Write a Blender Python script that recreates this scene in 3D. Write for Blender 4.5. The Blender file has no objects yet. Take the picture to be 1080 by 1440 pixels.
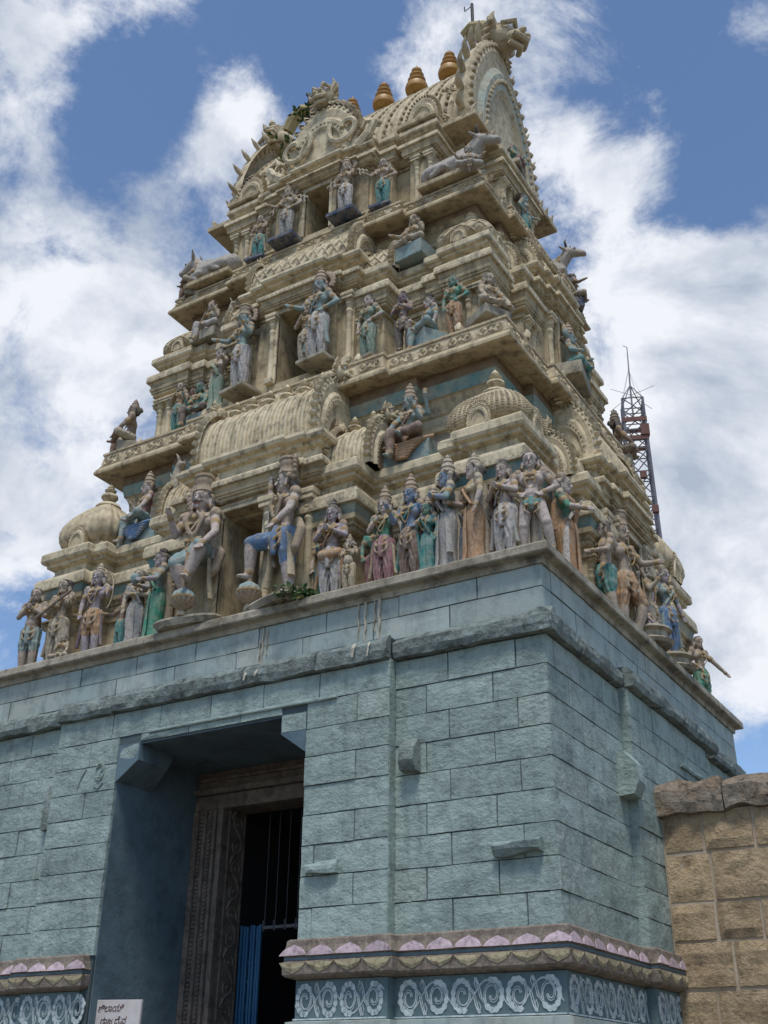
import bpy, math, random
import numpy as np
from mathutils import Vector, Matrix, noise

PI = math.pi
random.seed(7)
scene = bpy.context.scene
col = scene.collection

# ------------------------------------------------------------------ camera
cam_data = bpy.data.cameras.new("camera")
cam = bpy.data.objects.new("camera", cam_data)
col.objects.link(cam)
cam_data.sensor_fit = 'VERTICAL'
cam_data.sensor_height = 24.0
cam_data.lens = 24.0 * 1575.7 / 1440.0
cam_data.clip_end = 4000
M = Matrix(((0.85441817, 0.23334455, 0.46424122),
            (0.51948537, -0.40122464, -0.75442279),
            (0.01022457, 0.88575906, -0.4640327))).to_4x4()
M.translation = Vector((4.0689, -9.6796, 1.6))
cam.matrix_world = M
scene.camera = cam

# ------------------------------------------------------------------ light
SUN_EL, SUN_AZ = math.radians(66), math.radians(155)      # azimuth measured from +Y towards +X
world = bpy.data.worlds.new("World")
scene.world = world
world.use_nodes = True
wn, wl = world.node_tree.nodes, world.node_tree.links
wn.clear()


def build_world():
    out = wn.new('ShaderNodeOutputWorld')
    bg = wn.new('ShaderNodeBackground')
    bg.inputs['Strength'].default_value = 0.1
    sky = wn.new('ShaderNodeTexSky')
    sky.sky_type = 'NISHITA'
    sky.sun_disc = False
    sky.sun_elevation = SUN_EL
    sky.sun_rotation = SUN_AZ
    sky.altitude = 900
    sky.air_density = 1.0
    sky.dust_density = 0.6
    sky.ozone_density = 2.0
    tc = wn.new('ShaderNodeTexCoord')

    def math_(op, a, b=None, c=None, clamp=False):
        n = wn.new('ShaderNodeMath'); n.operation = op; n.use_clamp = clamp
        for i, x in enumerate((a, b, c)):
            if x is None: continue
            if isinstance(x, (int, float)): n.inputs[i].default_value = x
            else: wl.new(x, n.inputs[i])
        return n.outputs[0]

    def vmath(op, a, b):
        n = wn.new('ShaderNodeVectorMath'); n.operation = op
        for i, x in enumerate((a, b)):
            if isinstance(x, tuple): n.inputs[i].default_value = x
            else: wl.new(x, n.inputs[i])
        return n
    d = tc.outputs['Generated']

    def nz(scale, detail, rough, off, dist=0.0):
        m = wn.new('ShaderNodeMapping'); wl.new(d, m.inputs['Vector'])
        m.inputs['Location'].default_value = off
        m.inputs['Scale'].default_value = (1, 1, 1.25)
        n = wn.new('ShaderNodeTexNoise'); wl.new(m.outputs[0], n.inputs['Vector'])
        n.inputs['Scale'].default_value = scale
        n.inputs['Detail'].default_value = detail
        n.inputs['Roughness'].default_value = rough
        n.inputs['Distortion'].default_value = dist
        return n.outputs['Fac']
    big = nz(3.0, 3, .5, (4.1, 2.2, 0.3))
    fine = nz(8.5, 13, .66, (1.3, 7.7, 2.1), .25)
    # cloud banks: (direction, radius, weight)
    blobs = CLOUDS
    acc = math_('MULTIPLY', math_('SUBTRACT', big, 0.5), 1.1)
    for (vx, vy, vz), rad, w in blobs:
        l = vmath('DISTANCE', d, (vx, vy, vz)).outputs['Value']
        q = math_('DIVIDE', l, rad)
        g = math_('EXPONENT', math_('MULTIPLY', math_('MULTIPLY', q, q), -1.0))
        acc = math_('MULTIPLY_ADD', g, w, acc)
    dens = math_('ADD', acc, math_('MULTIPLY', math_('SUBTRACT', fine, 0.5), 3.3))
    mr = wn.new('ShaderNodeMapRange'); mr.interpolation_type = 'SMOOTHSTEP'
    wl.new(dens, mr.inputs['Value'])
    mr.inputs['From Min'].default_value = -0.10
    mr.inputs['From Max'].default_value = 0.72
    # cloud shade: thick parts a little greyer, wisps white
    shade = nz(5.0, 8, .6, (9.2, 3.1, 5.5), .3)
    mr2 = wn.new('ShaderNodeMapRange'); wl.new(shade, mr2.inputs['Value'])
    mr2.inputs['From Min'].default_value = .38; mr2.inputs['From Max'].default_value = .56
    mixc = wn.new('ShaderNodeMix'); mixc.data_type = 'RGBA'
    wl.new(mr2.outputs[0], mixc.inputs['Factor'])
    mixc.inputs['A'].default_value = CLOUD_GREY
    mixc.inputs['B'].default_value = CLOUD_WHITE
    hs = wn.new('ShaderNodeHueSaturation'); wl.new(sky.outputs[0], hs.inputs['Color'])
    hs.inputs['Saturation'].default_value = 1.04
    hs.inputs['Value'].default_value = SKY_VAL
    mix = wn.new('ShaderNodeMix'); mix.data_type = 'RGBA'
    wl.new(mr.outputs[0], mix.inputs['Factor'])
    wl.new(hs.outputs[0], mix.inputs['A'])
    wl.new(mixc.outputs['Result'], mix.inputs['B'])
    wl.new(mix.outputs['Result'], bg.inputs['Color'])
    wl.new(bg.outputs[0], out.inputs['Surface'])


SKY_VAL = 1.7
CLOUD_WHITE = (9.0, 9.3, 9.9, 1)
CLOUD_GREY = (4.4, 5.1, 6.3, 1)
CLOUDS = [
    ((-0.6717, 0.5057, 0.5414), 0.1361, 0.75),
    ((-0.6902, 0.5654, 0.4516), 0.0711, 0.50),
    ((-0.4675, 0.5140, 0.7191), 0.0565, 0.70),
    ((-0.5231, 0.5120, 0.6813), 0.0476, 0.40),
    ((-0.5980, 0.5383, 0.5938), 0.0722, 0.60),
    ((-0.5644, 0.3731, 0.7363), 0.0437, 0.65),
    ((-0.5987, 0.3944, 0.6971), 0.0330, 0.50),
    ((-0.1771, 0.8285, 0.5313), 0.1433, 1.00),
    ((-0.1787, 0.8886, 0.4224), 0.1509, 1.00),
    ((-0.1989, 0.7699, 0.6063), 0.0523, 0.50),
    ((-0.2875, 0.5703, 0.7695), 0.0638, 0.50),
    ((-0.2377, 0.6383, 0.7322), 0.0638, 0.60),
    ((-0.2062, 0.6927, 0.6911), 0.0691, 0.60),
    ((-0.3343, 0.5576, 0.7598), 0.0353, 0.30),
    ((-0.1311, 0.7857, 0.6046), 0.0500, 0.70),
    ((-0.0702, 0.6578, 0.7499), 0.0316, 0.40),
    ((-0.4886, 0.4161, 0.7669), 0.0450, 0.25),
    ((-0.3634, 0.5152, 0.7762), 0.0582, -0.70),
    ((-0.1494, 0.6517, 0.7436), 0.0716, -0.80),
    ((-0.5511, 0.4530, 0.7008), 0.0461, -0.60),
    ((-0.5128, 0.4485, 0.7321), 0.0344, -0.50),
    ((-0.1340, 0.7257, 0.6748), 0.0609, -0.55),
    ((-0.2491, 0.6996, 0.6697), 0.0416, -0.40),
    ((-0.4444, 0.4701, 0.7626), 0.0405, -0.30),
    ((-0.6777, 0.5449, 0.4938), 0.0351, -0.40),
    ((-0.7230, 0.5917, 0.3567), 0.0347, -0.50),
    ((-0.2457, 0.7711, 0.5874), 0.0299, -0.30),
    ((-0.4315, 0.5790, 0.6918), 0.0365, -0.10),
]

build_world()

sd = bpy.data.lights.new("sun", 'SUN')
sd.energy = 2.7
sd.angle = math.radians(14)
sd.color = (1.0, .95, .87)
sun = bpy.data.objects.new("sun", sd)
col.objects.link(sun)
sdir = Vector((math.sin(SUN_AZ) * math.cos(SUN_EL), math.cos(SUN_AZ) * math.cos(SUN_EL), math.sin(SUN_EL)))
sun.rotation_euler = sdir.to_track_quat('Z', 'Y').to_euler()
sun.location = sdir * 60
vs = scene.view_settings
vs.view_transform = 'Standard'; vs.look = 'None'; vs.exposure = -0.02; vs.gamma = 1.0
vs.use_curve_mapping = False
scene.cycles.max_bounces = 6
scene.cycles.diffuse_bounces = 4

# ------------------------------------------------------------------ materials
MATS = {}


def mat(name, base, rough=.85, second=None, grime=None, gamt=.35, bump=.3, bscale=30, bump2=0.0, metal=0,
        streak=0.0, nscale=2.2, objvar=0.0, spec=.25, bdist=.02):
    if name in MATS: return MATS[name]
    m = bpy.data.materials.new(name); m.use_nodes = True
    nt = m.node_tree; N, L = nt.nodes, nt.links
    bs = N['Principled BSDF']
    bs.inputs['Roughness'].default_value = rough
    bs.inputs['Metallic'].default_value = metal
    bs.inputs['Specular IOR Level'].default_value = spec
    tc = N.new('ShaderNodeTexCoord'); geo = N.new('ShaderNodeNewGeometry')
    pos = geo.outputs['Position']

    def noise_(scale, detail=6, rough_=.6, vec=None, sc=None):
        n = N.new('ShaderNodeTexNoise')
        n.inputs['Scale'].default_value = scale
        n.inputs['Detail'].default_value = detail
        n.inputs['Roughness'].default_value = rough_
        v = vec or pos
        if sc:
            mp = N.new('ShaderNodeMapping'); mp.inputs['Scale'].default_value = sc
            L.new(v, mp.inputs['Vector']); v = mp.outputs[0]
        L.new(v, n.inputs['Vector'])
        return n.outputs['Fac']

    def mixc(f, a, b, amt=1.0, lo=.45, hi=.62):
        r = N.new('ShaderNodeMapRange'); L.new(f, r.inputs['Value'])
        r.inputs['From Min'].default_value = lo; r.inputs['From Max'].default_value = hi
        r.inputs['To Max'].default_value = amt
        x = N.new('ShaderNodeMix'); x.data_type = 'RGBA'
        L.new(r.outputs[0], x.inputs['Factor'])
        for k, c in (('A', a), ('B', b)):
            if isinstance(c, tuple): x.inputs[k].default_value = (*c[:3], 1)
            else: L.new(c, x.inputs[k])
        return x.outputs['Result']
    c = tuple(base)
    second = second or tuple(x * .72 for x in base)
    c = mixc(noise_(nscale, 8, .65), c, second, 1.0, .38, .66)
    if grime:
        c = mixc(noise_(nscale * 3.1, 9, .7), c, grime, gamt, .48, .68)
    if streak:
        c = mixc(noise_(3.0, 8, .7, sc=(2.6, 2.6, .3)), c, tuple(x * .22 for x in base), streak, .51, .72)
    if objvar:
        oi = N.new('ShaderNodeObjectInfo')
        hv = N.new('ShaderNodeHueSaturation')
        r = N.new('ShaderNodeMapRange'); L.new(oi.outputs['Random'], r.inputs['Value'])
        r.inputs['To Min'].default_value = 1 - objvar; r.inputs['To Max'].default_value = 1 + objvar
        L.new(r.outputs[0], hv.inputs['Value']); L.new(c, hv.inputs['Color'])
        c = hv.outputs['Color']
    if isinstance(c, tuple): bs.inputs['Base Color'].default_value = (*c, 1)
    else: L.new(c, bs.inputs['Base Color'])
    if bump:
        b = N.new('ShaderNodeBump'); b.inputs['Strength'].default_value = bump
        b.inputs['Distance'].default_value = bdist
        L.new(noise_(bscale, 8, .7), b.inputs['Height'])
        last = b
        if bump2:
            b2 = N.new('ShaderNodeBump'); b2.inputs['Strength'].default_value = bump2
            b2.inputs['Distance'].default_value = .05
            L.new(noise_(bscale * .28, 5, .6, sc=(1, 1, 1.6)), b2.inputs['Height'])
            L.new(b.outputs[0], b2.inputs['Normal']); last = b2
        L.new(last.outputs[0], bs.inputs['Normal'])
    MATS[name] = m
    return m


GR = (.045, .037, .03)
STUCCO = mat('stucco', (.55, .455, .29), second=(.43, .345, .215), grime=GR, gamt=.65, bump=.35, bscale=26, streak=.8, nscale=1.9)
STUCCO_L = mat('stucco_light', (.66, .57, .395), second=(.52, .435, .285), grime=GR, gamt=.7, bump=.3, bscale=30, streak=.7)
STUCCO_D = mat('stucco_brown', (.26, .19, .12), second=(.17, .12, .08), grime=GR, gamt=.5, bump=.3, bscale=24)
RELIEF = mat('carved_stucco', (.59, .50, .34), second=(.43, .35, .225), grime=(.07, .05, .035), gamt=.6, bump=.4, bscale=40, bump2=.1, nscale=2.5, bdist=.02)
TEALP = mat('worn_teal_band', (.16, .28, .265), second=(.40, .37, .27), grime=GR, gamt=.4, bump=.25, nscale=2.6)
LEDGE = mat('ledge_plaster', (.43, .39, .30), second=(.24, .21, .155), grime=(.05, .042, .035), gamt=.75, bump=.5, bscale=18, streak=.5, nscale=1.8)
BLUE = mat('blue_washed_stone', (.37, .455, .415), second=(.26, .33, .305), grime=(.09, .11, .11), gamt=.55, bump=.7, bscale=22, bump2=.6, streak=.38, nscale=1.3, objvar=.10, bdist=.035)
BLUE_S = mat('blue_smooth_plaster', (.34, .425, .405), second=(.41, .43, .385), grime=(.07, .09, .09), gamt=.5, bump=.3, bscale=14, streak=.4, nscale=1.0, objvar=.08)
BLUE_J = mat('blue_joint', (.085, .115, .12), second=(.06, .08, .085), bump=.3)
BLUE_SHADE = mat('blue_shaded_plaster', (.135, .195, .225), second=(.09, .14, .17), grime=(.04, .05, .06), gamt=.5, bump=.4, bscale=12, nscale=1.2)  # blue wash darkened: shade of the recess faces is put into the colour
BLUE_C = mat('weathered_cornice_stone', (.31, .37, .345), second=(.20, .23, .215), grime=(.045, .045, .038), gamt=.75, bump=1.0, bscale=13, bump2=.9, nscale=3, bdist=.06)
DOORST = mat('dark_carved_granite', (.24, .20, .165), second=(.15, .125, .105), grime=(.03, .025, .02), gamt=.6, bump=.8, bscale=35, bump2=.3, nscale=3)
BLACK = mat('interior_shade', (.03, .028, .03), bump=0)  # near-black colour stands in for the shade inside doorway and windows
PINK = mat('pink_petal', (.55, .43, .46), second=(.42, .33, .36), grime=(.13, .10, .09), gamt=.8, bump=.5, nscale=6, objvar=.2)
CREAMP = mat('cream_petal', (.46, .40, .25), second=(.36, .31, .2), grime=(.12, .09, .06), gamt=.85, bump=.5, nscale=6, objvar=.2)
MOULDB = mat('worn_brown_moulding', (.25, .205, .165), second=(.13, .10, .085), grime=(.42, .38, .28), gamt=.6, bump=.6, nscale=6)
BLUEBAND = mat('grey_blue_band', (.14, .2, .22), second=(.10, .14, .155), bump=.3, nscale=5)
WHITEP = mat('white_scroll_paint', (.60, .66, .66), second=(.36, .43, .44), grime=(.16, .21, .22), gamt=.7, bump=.3, nscale=7)
SAND = mat('ochre_sandstone', (.58, .44, .28), second=(.45, .33, .20), grime=(.09, .065, .045), gamt=.6, bump=1.0, bscale=24, bump2=.5, nscale=2.4, objvar=.14, bdist=.05)
MORTAR = mat('lime_mortar', (.50, .42, .32), second=(.38, .30, .21), grime=(.2, .16, .11), gamt=.4, bump=.5, bscale=20)
COPING = mat('weathered_coping', (.36, .27, .19), second=(.33, .3, .25), grime=(.05, .04, .033), gamt=.8, bump=1.0, bscale=15, bump2=.9, nscale=4, bdist=.06)
GOLD = mat('gilded_finial', (.44, .25, .06), rough=.5, second=(.38, .19, .04), grime=(.12, .07, .03), gamt=.4, bump=.15, spec=.5, nscale=6)
STEEL = mat('galvanised_steel', (.24, .23, .25), rough=.6, bump=0, metal=.3)
RUST = mat('red_oxide_steel', (.17, .085, .07), rough=.7, bump=0)
GATE = mat('blue_gate_paint', (.05, .16, .28), rough=.5, second=(.03, .12, .25), bump=.1, spec=.4)
PAPER = mat('white_board', (.62, .58, .56), second=(.5, .46, .44), bump=.1, nscale=4)
INK = mat('brown_ink', (.10, .05, .03), bump=0)
LEAF = mat('leaf_green', (.035, .085, .025), rough=.6, second=(.06, .12, .03), bump=.1, nscale=20)
LEAFY = mat('leaf_yellow', (.3, .28, .12), rough=.6, bump=.1)
STEM = mat('stem_brown', (.09, .07, .04), bump=.2)
DRIP = mat('lime_drip', (.50, .46, .36), second=(.3, .29, .24), bump=.2, nscale=9)
GROUND = mat('dusty_ground', (.17, .14, .105), second=(.12, .10, .075), bump=.3, bscale=6)
DROD = mat('blackened_iron', (.03, .03, .035), rough=.6, bump=0)


def paint(name, c, worn=.45, r=.8):
    return mat('paint_' + name, c, rough=r, second=tuple(.4 * x + .6 * y for x, y in zip(c, (.40, .35, .28))),
               grime=(.07, .055, .045), gamt=worn + .15, bump=.5, bscale=55, nscale=9, spec=.3, bdist=.012)


P = dict(
    skin=paint('weathered_flesh', (.42, .34, .27)), pink=paint('pale_pink_flesh', (.50, .42, .38)),
    lilac=paint('lilac_flesh', (.38, .33, .365)), bluef=paint('blue_flesh', (.16, .24, .36)),
    greenf=paint('green_flesh', (.08, .25, .2)), brownf=paint('brown_flesh', (.2, .13, .1)),
    grey=paint('grey_cloth', (.33, .33, .31)), white=paint('white_cloth', (.47, .45, .43)),
    cream=paint('cream_cloth', (.48, .40, .26)), orange=paint('orange_cloth', (.42, .24, .12)),
    teal=paint('teal_cloth', (.045, .24, .23)), green=paint('green_cloth', (.03, .26, .17)),
    blue=paint('blue_cloth', (.09, .2, .36)), palegreen=paint('pale_green_cloth', (.2, .3, .23)),
    maroon=paint('maroon_cloth', (.30, .13, .15)), purple=paint('purple_cloth', (.2, .155, .19)),
    hair=paint('black_hair', (.035, .03, .03), .3), gold=paint('dull_gold', (.38, .26, .12)),
    crown=paint('tan_crown', (.36, .27, .18)), red=paint('red_lip', (.3, .04, .04), .2),
    eyew=paint('eye_white', (.65, .65, .62), .1), eyeb=paint('eye_black', (.01, .01, .01), 0),
    navy=paint('navy_cloth', (.04, .07, .13)), stone=paint('cream_stone', (.42, .36, .27)),
    tealw=paint('pale_teal', (.22, .33, .33)), bull=paint('bull_white', (.42, .39, .345)),
    darkst=paint('dark_statue', (.12, .09, .075)),
)


# ------------------------------------------------------------------ helpers
class MB:
    def __init__(s): s.v = []; s.f = []; s.m = []; s.slot = 0; s.mats = []

    def use(s, m):
        if m not in s.mats: s.mats.append(m)
        s.slot = s.mats.index(m); return s

    def add(s, vs, fs):
        o = len(s.v); s.v.extend(vs)
        for f in fs: s.f.append(tuple(i + o for i in f)); s.m.append(s.slot)

    def box(s, x0, x1, y0, y1, z0, z1, ch=0.0):
        if ch:
            a = ch
            vs = []
            for z, i in ((z0, a), (z0 + a, 0), (z1 - a, 0), (z1, a)):
                vs += [(x0 + i, y0 + i, z), (x1 - i, y0 + i, z), (x1 - i, y1 - i, z), (x0 + i, y1 - i, z)]
            fs = [(3, 2, 1, 0), (12, 13, 14, 15)]
            for r in range(3):
                for k in range(4):
                    fs.append((r * 4 + k, r * 4 + (k + 1) % 4, r * 4 + 4 + (k + 1) % 4, r * 4 + 4 + k))
            s.add(vs, fs)
        else:
            s.add([(x0, y0, z0), (x1, y0, z0), (x1, y1, z0), (x0, y1, z0), (x0, y0, z1), (x1, y0, z1), (x1, y1, z1), (x0, y1, z1)],
                  [(3, 2, 1, 0), (4, 5, 6, 7), (0, 1, 5, 4), (1, 2, 6, 5), (2, 3, 7, 6), (3, 0, 4, 7)])

    def lathe(s, prof, c=(0, 0, 0), n=16, sx=1, sy=1, ribs=0, rib=.0, square=0, cap=True):
        vs = []
        for r, z in prof:
            for k in range(n):
                a = 2 * PI * k / n
                q = 1 + (rib * math.cos(ribs * a) if ribs else 0)
                ca, sa = math.cos(a), math.sin(a)
                if square:
                    q *= 1 / (abs(ca) ** square + abs(sa) ** square) ** (1 / square)
                vs.append((c[0] + r * q * ca * sx, c[1] + r * q * sa * sy, c[2] + z))
        fs = []
        m = len(prof)
        for j in range(m - 1):
            for k in range(n):
                fs.append((j * n + k, j * n + (k + 1) % n, (j + 1) * n + (k + 1) % n, (j + 1) * n + k))
        if cap:
            fs.append(tuple(range(n - 1, -1, -1))); fs.append(tuple((m - 1) * n + k for k in range(n)))
        s.add(vs, fs)

    def tube(s, pts, r, n=6, flat=1.0, up=None):
        pts = [Vector(p) for p in pts]
        R = r if isinstance(r, (list, tuple)) else [r] * len(pts)
        vs = []; fs = []
        pu = None
        for i, p in enumerate(pts):
            t = (pts[min(i + 1, len(pts) - 1)] - pts[max(i - 1, 0)])
            if t.length < 1e-9: t = Vector((0, 0, 1))
            t.normalize()
            u = up and Vector(up) or (pu if pu else (Vector((0, 0, 1)) if abs(t.z) < .9 else Vector((1, 0, 0))))
            a = t.cross(u)
            if a.length < 1e-6: a = t.cross(Vector((.3, .8, .1)))
            a.normalize(); b = a.cross(t).normalized()
            if not up: pu = b
            for k in range(n):
                w = 2 * PI * k / n
                q = p + a * (math.cos(w) * R[i]) + b * (math.sin(w) * R[i] * flat)
                vs.append(tuple(q))
        for i in range(len(pts) - 1):
            for k in range(n):
                fs.append((i * n + k, i * n + (k + 1) % n, (i + 1) * n + (k + 1) % n, (i + 1) * n + k))
        fs.append(tuple(range(n - 1, -1, -1))); fs.append(tuple((len(pts) - 1) * n + k for k in range(n)))
        s.add(vs, fs)

    def ball(s, c, r, n=8, m=6):
        if not isinstance(r, (tuple, list)): r = (r, r, r)
        vs = [(c[0], c[1], c[2] - r[2])]
        for j in range(1, m):
            a = -PI / 2 + PI * j / m
            for k in range(n):
                b = 2 * PI * k / n
                vs.append((c[0] + r[0] * math.cos(a) * math.cos(b), c[1] + r[1] * math.cos(a) * math.sin(b), c[2] + r[2] * math.sin(a)))
        vs.append((c[0], c[1], c[2] + r[2]))
        fs = []
        for k in range(n):
            fs.append((0, 1 + (k + 1) % n, 1 + k))
            fs.append((len(vs) - 1, 1 + (m - 2) * n + k, 1 + (m - 2) * n + (k + 1) % n))
        for j in range(m - 2):
            for k in range(n):
                fs.append((1 + j * n + k, 1 + j * n + (k + 1) % n, 1 + (j + 1) * n + (k + 1) % n, 1 + (j + 1) * n + k))
        s.add(vs, fs)

    def mesh(s, name, m=None, smooth=False):
        me = bpy.data.meshes.new(name)
        me.from_pydata(s.v, [], s.f)
        ms = s.mats or [m]
        for x in ms: me.materials.append(x)
        if s.mats: me.polygons.foreach_set('material_index', s.m)
        if smooth:
            me.polygons.foreach_set('use_smooth', [True] * len(me.polygons))
            if smooth != 'all':
                me.set_sharp_from_angle(angle=math.radians(42))
        me.update()
        return me

    def build(s, name, m, parent=None, smooth=False, **kw):
        return link(name, s.mesh(name, m, smooth), parent, **kw)


def link(name, me, parent=None, loc=None, rot=None, scale=None, label=None, kind=None):
    o = bpy.data.objects.new(name, me); col.objects.link(o)
    if parent: o.parent = parent
    if loc is not None: o.location = loc
    if rot is not None: o.rotation_euler = rot if isinstance(rot, (tuple, list)) else (0, 0, rot)
    if scale is not None: o.scale = scale if isinstance(scale, (tuple, list)) else (scale,) * 3
    if label: o['label'] = label
    if kind: o['kind'] = kind
    return o


def thing(name, label, cat, loc=(0, 0, 0), rot=0, group=None, scale=1):
    o = bpy.data.objects.new(name, None); col.objects.link(o)
    o.empty_display_size = .1
    o.location = loc; o.rotation_euler = (0, 0, rot); o.scale = (scale,) * 3
    o['label'] = label; o['category'] = cat
    if group: o['group'] = group
    return o


CX, CY = -4.12, 3.45


def at(k, a, b, z):
    x, y = ((a, -b), (b, a), (-a, b), (-b, -a))[k]
    return (CX + x, CY + y, z)


def plan(F, S, inset=0.0):
    """F: front steps from the centre outwards (u_end, v); S: side steps (w_end, u)."""
    q = []
    for i, (u, v) in enumerate(F):
        q.append((u, v))
        if i + 1 < len(F): q.append((u, F[i + 1][1]))
    for i in range(len(S) - 2, -1, -1):
        w, u = S[i]
        q.append((S[i + 1][1], w)); q.append((u, w))
    p = list(q) + [(u, -v) for u, v in reversed(q)] + [(-u, -v) for u, v in q] + [(-u, v) for u, v in reversed(q)]
    out = []
    for u, v in p:
        if not out or abs(out[-1][0] - u) + abs(out[-1][1] - v) > 1e-6: out.append((u, v))
    return [(u, -v) for u, v in out]


def rect(hw, hd): return [(hw, -hd), (hw, hd), (-hw, hd), (-hw, -hd)]


def offs(poly, o):
    n = len(poly); r = []
    for i in range(n):
        p0, p1, p2 = poly[i - 1], poly[i], poly[(i + 1) % n]
        def nm(a, b):
            dx, dy = b[0] - a[0], b[1] - a[1]; l = math.hypot(dx, dy)
            return dy / l, -dx / l
        n1, n2 = nm(p0, p1), nm(p1, p2)
        if abs(n1[0] - n2[0]) + abs(n1[1] - n2[1]) < 1e-5: d = n1
        else: d = (n1[0] + n2[0], n1[1] + n2[1])
        r.append((p1[0] + o * d[0], p1[1] + o * d[1]))
    return r


def sweep(mb, poly, prof, cap=True, capb=False):
    n = len(poly); vs = []
    for o, z in prof:
        vs += [(x, y, z) for x, y in offs(poly, o)]
    fs = []
    for j in range(len(prof) - 1):
        for k in range(n):
            fs.append((j * n + k, j * n + (k + 1) % n, (j + 1) * n + (k + 1) % n, (j + 1) * n + k))
    if cap: fs.append(tuple((len(prof) - 1) * n + k for k in range(n)))
    if capb: fs.append(tuple(range(n - 1, -1, -1)))
    mb.add(vs, fs)


def round_prof(o0, z0, o1, z1, n=5, convex=True):
    """quarter-round between two profile points"""
    r = []
    for i in range(n + 1):
        t = PI / 2 * i / n
        if convex: r.append((o0 + (o1 - o0) * math.sin(t), z0 + (z1 - z0) * (1 - math.cos(t))))
        else: r.append((o0 + (o1 - o0) * (1 - math.cos(t)), z0 + (z1 - z0) * math.sin(t)))
    return r


tower = thing('temple_gate_tower', 'tall stepped temple gate tower of carved cream stucco tiers on a blue washed stone base', 'temple tower', (CX, CY, 0))


def tpart(name, me_or_mb, m=None, parent=tower, smooth=False, **kw):
    """mesh given in tower coordinates (u, -v, z)"""
    me = me_or_mb.mesh(name, m, smooth) if isinstance(me_or_mb, MB) else me_or_mb
    return link(name, me, parent, **kw)


def face_loc(k, a, b, z):
    x, y = ((a, -b), (b, a), (-a, b), (-b, -a))[k]
    return (x, y, z)



# ================================================================== GROUND
g = MB(); g.add([(-900, -900, 0), (900, -900, 0), (900, 900, 0), (-900, 900, 0)], [(0, 1, 2, 3)])
o = g.build('ground', GROUND); o['kind'] = 'structure'

# ================================================================== STONE BASE
HW, HD = 4.12, 3.45
BF, BR = 3.57, 4.22            # front and side planes of the projecting bays
FB, SB = 2.40, 1.45            # bay half widths
DW = 1.36                      # half width of the doorway
ZM, ZC, ZU, ZL = 2.96, 5.705, 5.96, 6.47


def base_poly(notch):
    p = []
    if notch: p += [(-DW, 1.3), (DW, 1.3), (DW, -BF)]
    else: p += []
    p += [(FB, -BF), (FB, -HD), (HW, -HD), (HW, -SB), (BR, -SB), (BR, SB), (HW, SB), (HW, HD), (-HW, HD), (-HW, SB), (-BR, SB),
          (-BR, -SB), (-HW, -SB), (-HW, -HD), (-FB, -HD), (-FB, -BF)]
    if notch: p += [(-DW, -BF)]
    return p


mb = MB()
sweep(mb, base_poly(True), [(-.014, 0.0), (-.014, 5.30)], cap=False)
sweep(mb, base_poly(False), [(-.014, 5.30), (-.014, 5.97)], cap=True, capb=True)
sweep(mb, rect(HW, HD), [(-.004, 5.96), (-.004, 6.46)], cap=True, capb=True)
tpart('wall_core', mb, BLUE_J)
rng = random.Random(3)


def block_mesh(w, h, d=.10, rough=.009, nx=4, nz=2, ch=.0035):
    """front face at y=0 looking to -y, centred in x, z from 0"""
    vs = []; fs = []
    sd_ = rng.random() * 50
    for j in range(nz + 3):
        for i in range(nx + 3):
            x = -w / 2 + w * min(max(i - 1, 0), nx) / nx
            z = h * min(max(j - 1, 0), nz) / nz
            edge = i in (0, nx + 2) or j in (0, nz + 2)
            inner_edge = i in (1, nx + 1) or j in (1, nz + 1)
            if edge: y = d
            else:
                y = -rough * (.3 + noise.noise(Vector((x * 5 + sd_, z * 5, sd_))) * 1.3) if not inner_edge else .001
                if not edge:
                    if i == 1: x += ch
                    if i == nx + 1: x -= ch
                    if j == 1: z += ch
                    if j == nz + 1: z -= ch
                    if inner_edge:
                        x += rng.uniform(-.004, .004); z += rng.uniform(-.004, .004)
            vs.append((x, y, z))
    W_ = nx + 3
    for j in range(nz + 2):
        for i in range(nx + 2):
            fs.append((j * W_ + i, j * W_ + i + 1, (j + 1) * W_ + i + 1, (j + 1) * W_ + i))
    m = MB(); m.add(vs, fs)
    return m


BLUE_P = mat('flaking_blue_wash', (.40, .465, .425), second=(.30, .37, .335), grime=(.12, .14, .13), gamt=.5, bump=.8, bscale=20, bump2=.7, streak=.3, nscale=3.5, bdist=.035)
NB = [0]


def put_block(k, a0, a1, z0, z1, b, m=BLUE, rough=.011, gap=.0028):
    mb_ = block_mesh(a1 - a0 - gap * 2, z1 - z0 - gap * 2, rough=rough)
    me = mb_.mesh('stone_block', m if m is not BLUE or rng.random() > .10 else BLUE_P)
    x, y, z = face_loc(k, (a0 + a1) / 2, b + rng.uniform(-.004, .006) + (.008 if rng.random() < .12 and m is BLUE else 0), z0 + gap)
    link('stone_block', me, tower, (x, y, z), (0, 0, k * PI / 2)); NB[0] += 1


def course(k, z0, z1, segs, step, phase, **kw):
    for a0, a1, b in segs:
        js = [a0]
        n0 = math.floor((a0 - phase) / step) - 1
        for j in range(n0, n0 + 60):
            a = phase + j * step + (math.sin(j * 12.7 + z0 * 31) * .06)
            if a0 + .16 < a < a1 - .16: js.append(a)
        js.append(a1)
        for p_, q_ in zip(js[:-1], js[1:]): put_block(k, p_, q_, z0, z1, b, **kw)


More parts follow.
